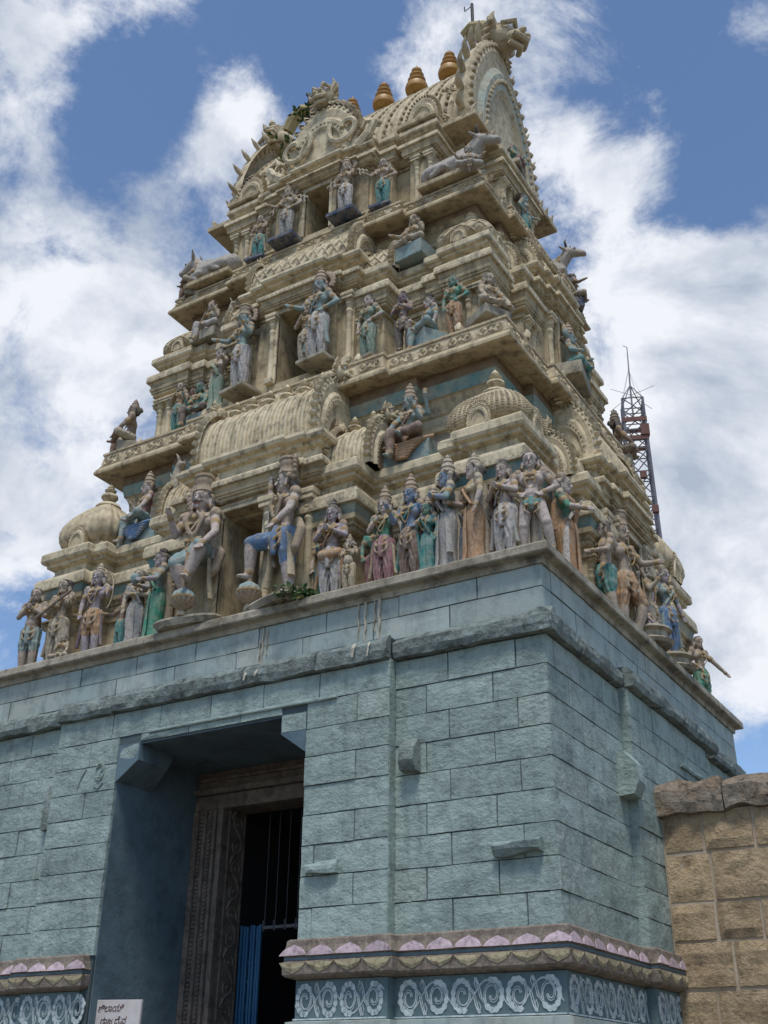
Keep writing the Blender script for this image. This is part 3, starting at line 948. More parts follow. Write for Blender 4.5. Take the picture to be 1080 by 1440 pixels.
def gable_mesh(r, h, depth=.10, flames=True, point=.0, mat_=None, inner=None, mid=None, n=24, kind=.25):
    """horseshoe gable plate facing -y, base at z=0, with stepped concentric rings"""
    q = MB()
    lv = [(1.0, 0), (.90, -.35), (.78, -.2), (.72, -.6), (.60, -.6), (.55, -.25), (.42, -.25)]
    q.use(mat_ or RELIEF)
    prev = None
    def ring(s_, y):
        return [(x * s_, y, z * s_ + (1 - s_) * h * .20 * 0) for x, z in arch_pts(r, h, n, kind)]
    rs = [[(x, depth * .8, z) for x, z in arch_pts(r, h, n, kind)]] + [[(x, 0, z) for x, z in arch_pts(r, h, n, kind)]]
    for s_, y in lv[1:]:
        rs.append([(x * s_, y * depth, z * s_) for x, z in arch_pts(r, h, n, kind)])
    for i in range(len(rs) - 1):
        q.use(mat_ or RELIEF) if i not in (3, 4) else q.use(mid or STUCCO_L)
        vs = rs[i] + rs[i + 1]; m = n + 1
        q.add(vs, [(j, m + j, m + j + 1, j + 1) for j in range(n)])
    q.use(inner or STUCCO)
    q.add(rs[-1], [tuple(range(n, -1, -1))])
    q.use(mat_ or RELIEF)
    # beads on the ring
    for i in range(1, n):
        x, z = arch_pts(r, h, n, kind)[i]
        q.ball((x * .95, -depth * .25, z * .95), r * .045, 5, 4)
        q.ball((x * .66, -depth * .65, z * .66), r * .035, 5, 4)
    if flames:
        pts = arch_pts(r, h, 22, kind)
        for i in range(1, 22):
            x, z = pts[i]; x0, z0 = pts[i - 1]; x1, z1 = pts[i + 1]
            t = Vector((x1 - x0, z1 - z0)).normalized(); nrm = Vector((t[1], -t[0]))
            if nrm.dot(Vector((x, z - h * .3))) < 0: nrm = -nrm
            l = r * .17
            up = Vector((0, 1))
            tip = (x + nrm[0] * l * .8 - nrm[0] * 0, z + nrm[1] * l * .8 + l * .35)
            w = r * .075
            a_ = (x - t[0] * w, z - t[1] * w); b_ = (x + t[0] * w, z + t[1] * w)
            mid_ = (x + nrm[0] * l * .55, z + nrm[1] * l * .55)
            vs = [(a_[0], .0, a_[1]), (b_[0], .0, b_[1]), (mid_[0] + t[0] * w * .8, -.0, mid_[1] + t[1] * w * .8), (mid_[0] - t[0] * w * .8, 0, mid_[1] - t[1] * w * .8), (tip[0], depth * .3, tip[1]),
                  (a_[0], depth * .7, a_[1]), (b_[0], depth * .7, b_[1]), (mid_[0], depth * .8, mid_[1]), (x, -depth * .5, z), (mid_[0], -depth * .45, mid_[1])]
            q.add(vs, [(0, 8, 9, 3), (8, 1, 2, 9), (3, 9, 4), (9, 2, 4), (1, 6, 7, 2), (2, 7, 4), (5, 0, 3, 7), (7, 3, 4), (6, 5, 7)])
    return q


def barrel_mesh(L, r, h, rib=.13, proud=.022, m=RELIEF, n=16, pinch=.30, lattice=False, bead=False, keel=False):
    """barrel roof, axis along x, from -L/2..L/2; centre y=0, base z=0"""
    q = MB(); q.use(m)
    xs = []
    k = max(2, int(L / rib)); st = L / k
    for i in range(k):
        x0 = -L / 2 + i * st
        p = proud if not lattice else 0
        o_ = [(x0, -p * .4), (x0 + st * .06, p * .7), (x0 + st * .22, p), (x0 + st * .38, p * .7), (x0 + st * .44, -p * .4), (x0 + st * .58, -p * .4), (x0 + st * .64, p * .35), (x0 + st * .88, p * .35), (x0 + st * .94, -p * .4)]
        xs += o_
    xs.append((L / 2, 0))
    KE = [(.92, 0), (1.0, .09), (1.01, .20), (.93, .36), (.76, .54), (.53, .72), (.29, .87), (.11, .97), (0, 1.0)]
    if keel:
        tt = np.linspace(0, 8, n // 2 + 1)
        half = [(float(np.interp(t, range(9), [p[0] for p in KE])), float(np.interp(t, range(9), [p[1] for p in KE]))) for t in tt]
        base = half + [(-a, b) for a, b in reversed(half[:-1])]
    else: base = arch_pts(1, 1, n, pinch)
    vs = []
    for x, o_ in xs:
        for i, (y, z) in enumerate(base):
            rr = r + o_; hh = h + o_
            bd = 0
            vs.append((x, -y * rr, z * hh))
    mcount = n + 1
    fs = []
    for i in range(len(xs) - 1):
        for j in range(n): fs.append((i * mcount + j, (i + 1) * mcount + j, (i + 1) * mcount + j + 1, i * mcount + j + 1))
    q.add(vs, [f[::-1] for f in fs])
    if lattice:
        s_ = .16
        kk = int(L / s_) + 4
        for d in (1, -1):
            for i in range(-4, kk):
                pts = []
                for j in range(0, 13):
                    t = j / 12
                    y, z = arch_pts(1, 1, 24, pinch)[int(t * 14)]
                    x = -L / 2 + i * s_ + d * (t * .55) + (0 if d > 0 else .3)
                    if -L / 2 < x < L / 2: pts.append((x, -y * (r + .006), z * (h + .006)))
                if len(pts) > 2: q.tube(pts, .016, 4)
    if bead:
        for i in range(k):
            x = -L / 2 + i * st + st * .5
            for y, z in base[1:-1]:
                q.ball((x, -y * (r + .012), z * (h + .012)), .035, 5, 4)
    # ridge roll
    q.tube([(-L / 2, 0, h + .015), (L / 2, 0, h + .015)], .03, 6)
    return q


def band(mb, poly, o, z, w=.07, h=.035, gap=.035, out_=.02):
    """row of small blocks along a polygon"""
    pts = offs(poly, o); n = len(pts)
    for i in range(n):
        a, b = Vector(pts[i]), Vector(pts[(i + 1) % n]); d = b - a; L = d.length
        if L < .12: continue
        if (a + b).y > 1.5 * 2: continue          # the back is never seen
        d.normalize(); nr = Vector((d.y, -d.x))
        k = int(L / (w + gap))
        for j in range(k):
            c = a + d * ((j + .5) * L / k)
            p = [c + d * (w / 2 * s1) + nr * (out_ * s2) for s1, s2 in ((-1, -1), (1, -1), (1, 1), (-1, 1))]
            mb.add([(x[0], x[1], z) for x in p] + [(x[0], x[1], z + h) for x in p], [(3, 2, 1, 0), (4, 5, 6, 7), (0, 1, 5, 4), (1, 2, 6, 5), (2, 3, 7, 6), (3, 0, 4, 7)])


# curled leaf scroll used along the eaves
def curl_mesh(flip):
    q = MB(); f = -1 if flip else 1
    for tw, r0 in ((1.0, .0), (.7, .03)):
        pts = []
        for i in range(15):
            t = i / 14; a = .3 + t * 1.8 * PI; r = (.018 + .065 * t) + r0 * t
            pts.append((f * r * math.cos(a), -.006, .085 + r * math.sin(a)))
        pts += [(f * .15, -.004, .045), (f * .20, -.002, .03)]
        q.tube(pts, [.017 * tw] * (len(pts) - 1) + [.006], 4)
    q.ball((0, -.01, .085), .022, 5, 4)
    q.tube([(f * .10, 0, .16), (f * .15, -.01, .12), (f * .19, 0, .15)], [.006, .016, .004], 4)
    return q.mesh('curl_relief', RELIEF, True)


CURLS = [curl_mesh(False), curl_mesh(True)]
CREST = {}


def crest_mesh(key='plain', inner=None):
    q = gable_mesh(.17, .26, .05, True, inner=inner or STUCCO, n=14)
    q.use(STUCCO_L); q.tube([(0, -.01, .27), (0, -.01, .33), (0, -.01, .40)], [.035, .05, .008], 6)
    for s_ in (-1, 1):
        q.use(RELIEF); q.tube([(s_ * .17, 0, .03), (s_ * .25, -.01, .03), (s_ * .29, -.01, .09), (s_ * .25, -.01, .13), (s_ * .22, -.01, .09)], [.03, .028, .02, .016, .01], 5)
    return q.mesh('crest', None, True)


CREST['plain'] = crest_mesh(); CREST['teal'] = crest_mesh('teal', TEALP); CREST['orange'] = crest_mesh('orange', STUCCO_D)


def eave(name_z, poly, z, over_out, thick=.13, back=.30, rise=.30, inner=-.35, label=None):
    e = tpart('eave', _eave_mb(poly, z, thick, back, rise, inner), None, label=label)
    return e


def _eave_mb(poly, z, thick, back, rise, inner):
    q = MB(); q.use(STUCCO)
    sweep(q, poly, [(inner - .1, z + .03), (-.03, z + .0), (0, z + .012), (.004, z + .05), (-.015, z + thick * .75), (-.04, z + thick), (-.05, z + thick + .01)], cap=False)
    q.use(RELIEF)
    sweep(q, poly, [(-.05, z + thick + .01), (-.045, z + thick + .02), (-.06, z + thick + .03), (-.09, z + thick + rise - .05), (-.07, z + thick + rise - .045), (-.07, z + thick + rise - .01), (-.10, z + thick + rise)], cap=False)
    q.use(STUCCO)
    sweep(q, poly, [(-.10, z + thick + rise), (-.36, z + thick + rise + .01)], cap=True)
    return q


def dress_eave(e, poly, z, thick, rise, step=.42, faces=(0, 1, 3)):
    """curls along the sloping upstand, on the visible sides"""
    pts = offs(poly, -.068); n = len(pts)
    for i in range(n):
        a, b = Vector(pts[i]), Vector(pts[(i + 1) % n]); d = b - a; L = d.length
        if L < .3: continue
        d.normalize(); nr = Vector((d.y, -d.x))
        if nr.y > .5 or nr.x < -.5: continue
        m = max(1, int(L / (step / 2)))
        rz = math.atan2(d.y, d.x)
        for j in range(m):
            c = a + d * ((j + .5) * L / m)
            link('curl_relief', CURLS[j % 2], e, (c.x, c.y, z + thick + .02), (math.radians(-7), 0, rz), (1, 1.4, rise / .24))


NOSE = [(.0, 0), (.03, .0), (.03, .05)]


# ---------------------------------------------------------------- generic sweeps
def kapota(z, out_=.2, hgt=.45, teal=True):
    """architrave, recessed painted band, rounded nose"""
    h = hgt
    return ([(-.02, z), (.035, z), (.035, z + h * .08), (.015, z + h * .10), (.015, z + h * .15), (.075, z + h * .18), (.075, z + h * .26), (.10, z + h * .28), (.10, z + h * .33), (out_ * .70, z + h * .36), (out_ * .74, z + h * .44), (out_ * .62, z + h * .45)],
            [(out_ * .62, z + h * .45), (out_ * .78, z + h * .62)],
            [(out_ * .78, z + h * .62), (out_, z + h * .625), (out_ * 1.02, z + h * .66), (out_ * .99, z + h * .80), (out_ * .90, z + h * .86), (out_ * .5, z + h * .93), (out_ * .2, z + h * .97), (.0, z + h * 1.0)])


def entab(name, poly, z, out_, hgt, tealm=TEALP, cap=True):
    a, b, c = kapota(z, out_, hgt)
    q = MB(); q.use(STUCCO); sweep(q, poly, a, cap=False)
    q.use(tealm); sweep(q, poly, b, cap=False)
    q.use(STUCCO_L); sweep(q, poly, c, cap=cap)
    return tpart(name, q)


def base_mould(name, poly, z, out_, h, m=STUCCO_L, cap=True):
    q = MB(); q.use(m)
    sweep(q, poly, [(-.02, z), (.02, z), (.02, z + h * .25), (out_ * .6, z + h * .32), (out_ * .6, z + h * .45), (out_ * .9, z + h * .5), (out_, z + h * .6), (out_ * .97, z + h * .9), (out_ * .8, z + h), (-.02, z + h * 1.01)], cap=cap)
    return tpart(name, q)


# ---------------------------------------------------------------- corner shrine
def corner_shrine(sx, sy, u, v, z, r, h, fin, style, label=None):
    s_ = link('corner_shrine', None, tower, (sx * u, -sy * v, z))
    if label: s_['label'] = label
    q = MB()
    q.use(STUCCO); q.box(-r * .82, r * .82, -r * .82, r * .82, 0, .07, .01)
    q.use(RELIEF)
    pr = [(.70, .05), (.78, .07), (.80, .12), (.96, .17), (1.04, .27), (1.04, .37), (.98, .48), (.86, .60), (.68, .73), (.46, .85), (.30, .91), (.26, .95)]
    if style == 'ribs': q.lathe([(a * r, b_ * h) for a, b_ in pr], n=168, ribs=28, rib=.03, square=5)
    else: q.lathe([(a * r, b_ * h) for a, b_ in pr], n=32, square=4)
    if style in ('scales', 'ribs2'):
        for j in range(13):
            zz = .12 + .042 * j
            rr = np.interp(zz, [p_[1] for p_ in pr], [p_[0] for p_ in pr]) * r
            for i in range(56):
                a = 2 * PI * i / 56
                sq = 1 / (abs(math.cos(a)) ** 4 + abs(math.sin(a)) ** 4) ** .25
                q.ball((rr * sq * math.cos(a), rr * sq * math.sin(a), zz * h), (.022, .022, .017), 5, 4)
    if style == 'cross':
        for sgn in (1, -1):
            for i in range(14):
                pts = []
                for j in range(8):
                    t = j / 7; zz = .12 + .62 * t; rr = np.interp(zz, [p_[1] for p_ in pr], [p_[0] for p_ in pr]) * r + .004
                    a = 2 * PI * i / 14 + sgn * t * .8; sq = 1 / (abs(math.cos(a)) ** 4 + abs(math.sin(a)) ** 4) ** .25
                    pts.append((rr * sq * math.cos(a), rr * sq * math.sin(a), zz * h))
                q.tube(pts, .016, 4)
    q.use(STUCCO_L)
    q.lathe([(r * .34, h * .88), (r * .40, h * .92), (r * .34, h * .97), (r * .22, h * 1.0)], n=12)
    link('dome', q.mesh('dome', None, True), s_)
    finial(s_, (0, 0, h * .98), fin, 1.15)
    for k in range(4):
        g_ = gable_mesh(r * .34, h * .42, .06, True, n=14)
        x, y, _ = face_loc(k, 0, r * 1.02, 0)
        link('arch_motif', CM('arch%.3f' % r, lambda: g_.mesh('arch_motif', None, True)), s_, (x, y, .03), (0, 0, k * PI / 2))
    return s_


_C = {}
def CM(key, fn):
    if key not in _C: _C[key] = fn()
    return _C[key]


# lion mask that tops the gables, looks to -y, about 1 unit wide
def lion_mask_mesh():
    q = MB(); q.use(RELIEF)
    q.ball((0, .05, .42), (.34, .30, .32), 12, 8)
    q.ball((0, -.22, .30), (.22, .20, .15), 10, 6)          # muzzle
    q.ball((-.09, -.40, .36), .07, 8, 5); q.ball((.09, -.40, .36), .07, 8, 5)
    q.tube([(-.24, -.28, .22), (0, -.42, .14), (.24, -.28, .22)], [.05, .07, .05], 6)
    q.tube([(-.2, -.2, .08), (0, -.32, .02), (.2, -.2, .08)], [.05, .06, .05], 6)
    for s_ in (-1, 1):
        q.tube([(s_ * .30, -.12, .56), (s_ * .17, -.30, .62), (s_ * .05, -.28, .52)], [.05, .06, .03], 6)
        q.tube([(s_ * .2, .05, .62), (s_ * .34, .05, .80), (s_ * .30, .0, 1.0)], [.09, .07, .012], 6)
        q.tube([(s_ * .3, .05, .5), (s_ * .46, .0, .56), (s_ * .5, -.04, .70)], [.08, .07, .01], 6)
        for i in range(7):
            a = -.7 + i * .32
            q.tube([(s_ * .26 * math.cos(a), .12, .4 + .3 * math.sin(a)), (s_ * .42 * math.cos(a), .10, .4 + .46 * math.sin(a)), (s_ * .50 * math.cos(a), .02, .36 + .50 * math.sin(a))], [.07, .07, .015], 5)
    q.use(P['eyew'])
    for s_ in (-1, 1): q.ball((s_ * .15, -.22, .49), (.085, .06, .08), 10, 6)
    q.use(P['eyeb'])
    for s_ in (-1, 1): q.ball((s_ * .155, -.265, .49), (.04, .03, .04), 8, 5)
    q.use(RELIEF)
    for i in range(6):
        x = -.15 + i * .06; q.tube([(x, -.36, .20), (x, -.37, .13)], [.022, .004], 4)
    q.tube([(0, .0, .72), (0, -.05, .92), (0, .1, 1.0)], [.12, .08, .02], 6)
    return q.mesh('lion_mask', None, True)


LION = lion_mask_mesh()


def barrel_shrine(k, a, b, z, L, r, h, fins, fin_h, lattice=False, label=None, lion=True, ends=True, blue=False):
    s_ = link('barrel_shrine', None, tower, face_loc(k, a, b, z), (0, 0, k * PI / 2))
    if label: s_['label'] = label
    q = barrel_mesh(L, r, h, lattice=lattice, m=STUCCO_L, proud=.024)
    link('barrel_roof', q.mesh('barrel_roof', None, True), s_)
    if ends:
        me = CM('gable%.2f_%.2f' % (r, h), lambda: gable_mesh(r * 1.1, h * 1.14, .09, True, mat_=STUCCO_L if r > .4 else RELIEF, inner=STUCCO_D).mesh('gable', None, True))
        for sg in (1, -1):
            link('gable', me, s_, (sg * (L / 2 + .0), 0, -.02), (0, 0, sg * PI / 2))
            if lion: link('lion_mask', LION, s_, (sg * (L / 2 + .06), 0, h * 1.02), (0, 0, sg * PI / 2), r * .85)
    for i in range(fins):
        x = (i - (fins - 1) / 2) * (L * .88 / fins)
        finial(s_, (x, 0, h * 1.0), fin_h, 1.05)
    return s_


def wall_opening_parts(k, a0, a1, b, z0, z1, depth):
    """dark niche set into a central block: jambs, lintel, recess"""
    pass


def central_block(k, segs, b_in, z0, z_wall, z_kap, kap_h, ztop, op, depth=.5, width_all=None, parent=tower):
    """stepped central bay with a window. segs: [(half width, b) ...] centre outwards. op=(half width, z0, z1)"""
    ow, oz0, oz1 = op
    q = MB(); q.use(STUCCO)
    b0 = segs[0][1]
    # walls left and right of the opening
    prev = ow
    for s_ in (-1, 1):
        prev = ow
        for (hw, b) in segs:
            x0, x1 = sorted((s_ * prev, s_ * hw)); q.box(x0, x1, -b, -b_in, z0, z_wall)
            prev = hw
    q.box(-ow, ow, -b0, -b_in, oz1, z_wall)
    q.box(-ow, ow, -b0, -b_in, z0, oz0)
    q.use(STUCCO_L)
    for s_ in (-1, 1):
        x0, x1 = sorted((s_ * ow, s_ * (ow + .05))); q.box(x0, x1, -b0 - .025, -b0 + .02, oz0, oz1, .006)
    q.box(-ow - .05, ow + .05, -b0 - .03, -b0 + .02, oz1 + .001, oz1 + .06, .006)
    me = q.mesh('central_bay', None)
    o = link('central_bay', me, tower, (0, 0, 0), (0, 0, k * PI / 2))
    q = MB(); q.box(-ow - .08, ow + .08, -b_in + .75, -b_in + .85, oz0 - .1, oz1 + .1); q.box(-ow - .08, ow + .08, -b_in + .012, -b_in + .75, oz1 + .02, oz1 + .1); link('window_recess', q.mesh('window_recess', BLACK), o)  # black faces paint the shade of the window depth
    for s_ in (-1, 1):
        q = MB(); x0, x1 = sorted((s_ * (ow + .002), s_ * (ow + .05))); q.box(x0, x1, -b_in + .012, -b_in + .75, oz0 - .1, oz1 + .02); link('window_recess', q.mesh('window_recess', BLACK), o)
    pl = []
    for i, (hw, b) in enumerate(segs):
        pl.append((hw, -b))
        if i + 1 < len(segs): pl.append((hw, -segs[i + 1][1]))
    pl.append((segs[-1][0], -b_in))
    pl = [(-x, y) for x, y in reversed(pl)] + pl
    pl2 = []
    for p_ in pl:
        if not pl2 or abs(pl2[-1][0] - p_[0]) + abs(pl2[-1][1] - p_[1]) > 1e-6: pl2.append(p_)
    # orientation: offs() wants counter-clockwise with outward on the right
    a_, b_, c_ = kapota(z_kap, .17, kap_h)
    q = MB(); q.use(STUCCO); sweep(q, pl2, a_, cap=False, capb=True)
    q.use(STUCCO); sweep(q, pl2, b_, cap=False)
    q.use(STUCCO_L); sweep(q, pl2, c_, cap=True)
    q.use(STUCCO_L)
    zt = ztop
    z1 = z_kap + kap_h
    sweep(q, pl2, [(-.02, z1), (-.01, z1), (-.01, z1 + (zt - z1) * .45), (.06, z1 + (zt - z1) * .5), (.065, z1 + (zt - z1) * .62), (.13, z1 + (zt - z1) * .66), (.15, z1 + (zt - z1) * .78), (.14, z1 + (zt - z1) * .93), (.10, zt), (-.02, zt + .004)])
    link('bay_cornice', q.mesh('bay_cornice', None), o)
    q = MB(); band(q, pl2, .17, z_kap + kap_h * .70, .03, .025, .05, .006)
    link('dentil_row', q.mesh('dentil_row', STUCCO_L), o, kind='stuff')
    return o


# ================= TIER 1  (z 6.66 .. 10.1)
F1 = [(1.50, 3.02), (2.86, 2.58), (3.10, 2.80), (3.68, 2.92)]
S1 = [(1.25, 3.80), (2.05, 3.42), (2.30, 3.60), (2.92, 3.68)]
T1 = plan(F1, S1)
q = MB(); q.use(STUCCO)
T1N = plan([(.72, 1.2)] + F1, [(.55, 2.2)] + S1)
sweep(q, T1N, [(.06, 6.66), (.06, 6.80), (.03, 6.83), (.0, 6.86), (0, 7.52)], cap=False)
tpart('tier_wall', q)
entab('tier_cornice', T1N, 7.50, .20, .78, cap=False)
q = MB(); band(q, T1N, .20, 8.03, .035, .03, .055, .007); tpart('dentil_row', q, STUCCO_L, kind='stuff')
q = MB(); band(q, T1N, .075, 7.655, .022, .04, .022, .012); band(q, T1N, .185, 8.47, .05, .022, .03, .006) if False else None; band(q, T1N, .035, 8.22, .03, .05, .03, .014); tpart('dentil_row', q, STUCCO, kind='stuff')
base_mould('shrine_base', T1, 8.28, .18, .34)
for k in (0, 1, 3):
    hw_, b_ = (3.68, 2.92) if k != 1 and k != 3 else (2.92, 3.68)
    for s_ in (-1, 1):
        for a in ((hw_ - .09, hw_ - .36, hw_ - .52) if k == 0 else (hw_ - .09, hw_ - .50)):
            pilaster(k, s_ * a, b_ + .015, 6.80, .74, .95)
        for a in ((1.40, 1.10) if k == 0 else (1.15, .95)):
            pilaster(k, s_ * a, (3.02 if k == 0 else 3.80) + .01, 6.80, .74, .95)
        a = 2.3 if k == 0 else 1.75
        pilaster(k, s_ * a, (2.58 if k == 0 else 3.42) + .01, 6.80, .74, 1.0)
# set back drum behind the shrines, with painted cove under the eave
D1 = plan([(1.95, 2.30), (3.05, 2.18)], [(1.35, 3.20), (2.18, 3.05)])
q = MB(); q.use(mat('grey_wall_plaster', (.40, .355, .28), second=(.30, .26, .21), grime=GR, gamt=.4, bump=.3)); sweep(q, D1, [(0, 8.55), (0, 9.25)], cap=False)
q.use(STUCCO_L); sweep(q, D1, [(0, 9.25), (.05, 9.27), (.06, 9.36), (.02, 9.38), (.02, 9.50), (.05, 9.52)], cap=False)
q.use(STUCCO); sweep(q, D1, round_prof(.05, 9.52, .12, 9.74, 5, False), cap=False)
q.use(TEALP); sweep(q, D1, [(.12, 9.74), (.15, 9.92)], cap=False)
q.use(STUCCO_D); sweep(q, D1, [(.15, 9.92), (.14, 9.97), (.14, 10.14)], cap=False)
tpart('set_back_wall', q)
E1 = plan([(1.78, 2.73), (3.55, 2.63)], [(1.35, 3.65), (2.63, 3.55)])
e1 = eave('e', E1, 10.08, 0, thick=.13, rise=.28, inner=-.42)
dress_eave(e1, E1, 10.08, .13, .28)
for k, a, b, sty, sc in ((0, 1.25, 2.68, 'teal', 1.15), (0, 2.75, 2.58, 'orange', 1.2), (0, -1.45, 2.68, 'plain', 1.1), (0, -2.8, 2.58, 'plain', 1), (1, -1.9, 3.50, 'plain', 1.1), (1, 1.9, 3.50, 'plain', 1.1), (1, -.9, 3.58, 'plain', .9)):
    link('crest', CREST[sty], e1, face_loc(k, a, b - .04, 10.22), (math.radians(-12), 0, k * PI / 2) if k == 0 else (0, 0, k * PI / 2), sc)

corner_shrine(1, 1, 3.26, 2.50, 8.61, .50, .78, .36, 'scales', 'near corner shrine with a beaded scale dome')
corner_shrine(-1, 1, 3.26, 2.50, 8.61, .50, .95, .38, 'ribs', 'corner shrine with a finely ribbed pointed dome')
corner_shrine(1, -1, 3.22, 2.50, 8.61, .60, 1.10, .36, 'ribs', 'far corner shrine with a ribbed dome')
corner_shrine(-1, -1, 3.26, 2.50, 8.61, .50, .95, .36, 'ribs')
central_block(0, [(.52, 3.24), (.80, 3.18), (1.06, 3.14)], 2.3, 6.66, 8.42, 8.36, .42, 9.16, (.33, 6.76, 8.30))
central_block(1, [(.30, 4.00), (.60, 3.92), (.85, 3.88)], 3.1, 6.66, 8.42, 8.36, .42, 9.10, (.22, 6.76, 8.2))
barrel_shrine(0, 0, 2.68, 9.16, 2.02, .46, .98, 6, .34, label='long ribbed barrel roofed shrine with a row of finials')
barrel_shrine(0, 1.40, 2.62, 8.62, .66, .36, .70, 2, .30, label='short barrel shrine with a horseshoe gable')
barrel_shrine(0, -1.40, 2.62, 8.62, .66, .36, .70, 2, .30)
barrel_shrine(1, 0, 3.45, 9.10, 1.62, .42, .90, 4, .30)
barrel_shrine(1, -1.15, 3.42, 8.62, .56, .34, .62, 2, .26)
barrel_shrine(1, 1.15, 3.42, 8.62, .56, .34, .62, 2, .26)
for s_ in (-1, 1):
    pilaster(0, s_ * .44, 3.26, 6.80, 1.50, 1.0)
    pilaster(0, s_ * .97, 3.15, 6.80, 1.52, .95)
    pilaster(1, s_ * .5, 3.93, 6.80, 1.52, 1.0); pilaster(1, s_ * .78, 3.89, 6.80, 1.52, .9)

# ================= TIER 2  (z 10.5 .. 13.4)
F2 = [(1.40, 2.16), (2.15, 1.86), (2.40, 1.94), (2.96, 2.02)]
S2 = [(1.10, 3.08), (1.50, 2.84), (1.62, 2.90), (2.02, 2.96)]
T2 = plan(F2, S2)
q = MB(); q.use(STUCCO_D); sweep(q, T2, [(.20, 10.40), (.20, 10.50)], cap=False)
q.use(STUCCO_L); T2N = plan([(.62, .8)] + F2, [(.48, 1.9)] + S2)
sweep(q, T2N, [(.20, 10.50), (.10, 10.52), (.10, 10.66), (.05, 10.68), (.0, 10.70), (0, 11.56)], cap=False)
tpart('tier_wall', q)
entab('tier_cornice', T2N, 11.54, .17, .58, STUCCO, cap=False)
q = MB(); band(q, T2N, .17, 11.93, .03, .025, .05, .006); tpart('dentil_row', q, STUCCO_L, kind='stuff')
q = MB(); band(q, T2N, .075, 11.65, .02, .03, .02, .012); band(q, T2N, .03, 12.07, .025, .04, .028, .012); tpart('dentil_row', q, STUCCO, kind='stuff')
base_mould('shrine_base', T2, 12.12, .14, .28)
for k in (0, 1, 3):
    hw_, b_ = (2.96, 2.02) if k == 0 else (2.02, 2.96)
    for s_ in (-1, 1):
        for a in ((hw_ - .08, hw_ - .27, hw_ - .47) if k == 0 else (hw_ - .08, hw_ - .36)): pilaster(k, s_ * a, b_ + .015, 10.70, .86, .85)
        for a in ((1.3, 1.0) if k == 0 else (1.0, .8)): pilaster(k, s_ * a, (2.16 if k == 0 else 3.08) + .01, 10.70, .86, .85)
D2 = plan([(1.7, 1.72), (2.62, 1.62)], [(1.1, 2.74), (1.62, 2.62)])
q = MB(); q.use(MATS['grey_wall_plaster']); sweep(q, D2, [(0, 12.38), (0, 12.9)], cap=False)
q.use(STUCCO_L); sweep(q, D2, [(0, 12.9), (.05, 12.92), (.05, 13.0), (.02, 13.02)], cap=False)
q.use(STUCCO); sweep(q, D2, round_prof(.02, 13.02, .10, 13.26, 4, False), cap=False)
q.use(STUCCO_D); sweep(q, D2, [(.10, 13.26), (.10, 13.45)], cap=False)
tpart('set_back_wall', q)
E2 = plan([(1.68, 2.14), (3.00, 2.03)], [(1.2, 3.1), (2.03, 3.00)])
e2 = eave('e', E2, 13.36, 0, thick=.12, rise=.22, inner=-.38)
dress_eave(e2, E2, 13.36, .12, .22)
for k, a, b, sty, sc in ((0, 1.10, 2.06, 'plain', .9), (0, 2.25, 1.96, 'plain', .9), (0, -1.25, 2.06, 'plain', .8), (0, 2.9, 1.98, 'plain', .7), (1, -1.3, 3.0, 'plain', .8), (1, 1.3, 3.0, 'plain', .8)):
    link('crest', CREST[sty], e2, face_loc(k, a, b - .04, 13.48), (0, 0, k * PI / 2), sc)
corner_shrine(1, 1, 2.60, 1.68, 12.39, .42, .62, .32, 'cross', 'near upper corner shrine with a garlanded dome')
corner_shrine(-1, 1, 2.60, 1.68, 12.39, .42, .62, .32, 'cross', 'upper corner shrine with a garlanded dome')
corner_shrine(1, -1, 2.60, 1.68, 12.39, .42, .62, .32, 'cross')
corner_shrine(-1, -1, 2.60, 1.68, 12.39, .42, .62, .32, 'cross')
central_block(0, [(.44, 2.42), (.70, 2.35), (.98, 2.29)], 1.7, 10.5, 12.15, 12.05, .36, 12.74, (.28, 10.78, 12.02))
central_block(1, [(.28, 3.26), (.5, 3.20), (.75, 3.14)], 2.7, 10.5, 12.15, 12.05, .36, 12.70, (.2, 10.78, 12.0))
barrel_shrine(0, 0, 1.98, 12.74, 1.94, .38, .66, 6, .28, lattice=True, label='upper barrel shrine with a lattice patterned roof')
barrel_shrine(0, 1.26, 1.86, 12.40, .56, .30, .52, 2, .26, lattice=True)
barrel_shrine(0, -1.26, 1.86, 12.40, .56, .30, .52, 2, .26, lattice=True)
barrel_shrine(1, 0, 2.86, 12.70, 1.40, .34, .60, 4, .25, lattice=True)
barrel_shrine(1, -.98, 2.80, 12.40, .42, .28, .5, 1, .22, lattice=True)
barrel_shrine(1, .98, 2.80, 12.40, .42, .28, .5, 1, .22, lattice=True)
for s_ in (-1, 1):
    pilaster(0, s_ * .90, 2.30, 10.78, 1.24, .85); pilaster(0, s_ * .37, 2.44, 10.78, 1.24, .8)
    pilaster(1, s_ * .42, 3.21, 10.78, 1.2, .85)

# ================= TIER 3  (z 13.6 .. 16)
F3 = [(.95, 1.84), (1.25, 1.72), (1.55, 1.54), (1.98, 1.66), (2.12, 1.02)]
S3 = [(.62, 2.62), (1.02, 2.12)]
T3 = plan(F3, S3)
T3N = plan([(.52, .55)] + F3, S3)
q = MB(); q.use(STUCCO); sweep(q, T3N, [(.16, 13.55), (.16, 13.68), (.10, 13.70), (.10, 13.80), (.16, 13.82), (.16, 13.86), (.02, 13.88), (0, 13.9), (0, 14.88)], cap=False)
tpart('tier_wall', q)
entab('tier_cornice', T3, 14.82, .15, .38, STUCCO)
base_mould('roof_base', T3, 15.20, .13, .24)
for a in (1.92, 1.68): pilaster(0, a, 1.67, 13.9, .95, .75); pilaster(0, -a, 1.67, 13.9, .95, .75)
for a in (1.18, -1.18): pilaster(0, a, 1.73, 13.9, .95, .75)
for a in (.54, .30, -.54, -.30): pilaster(1, a, 2.63, 13.9, .95, .75)
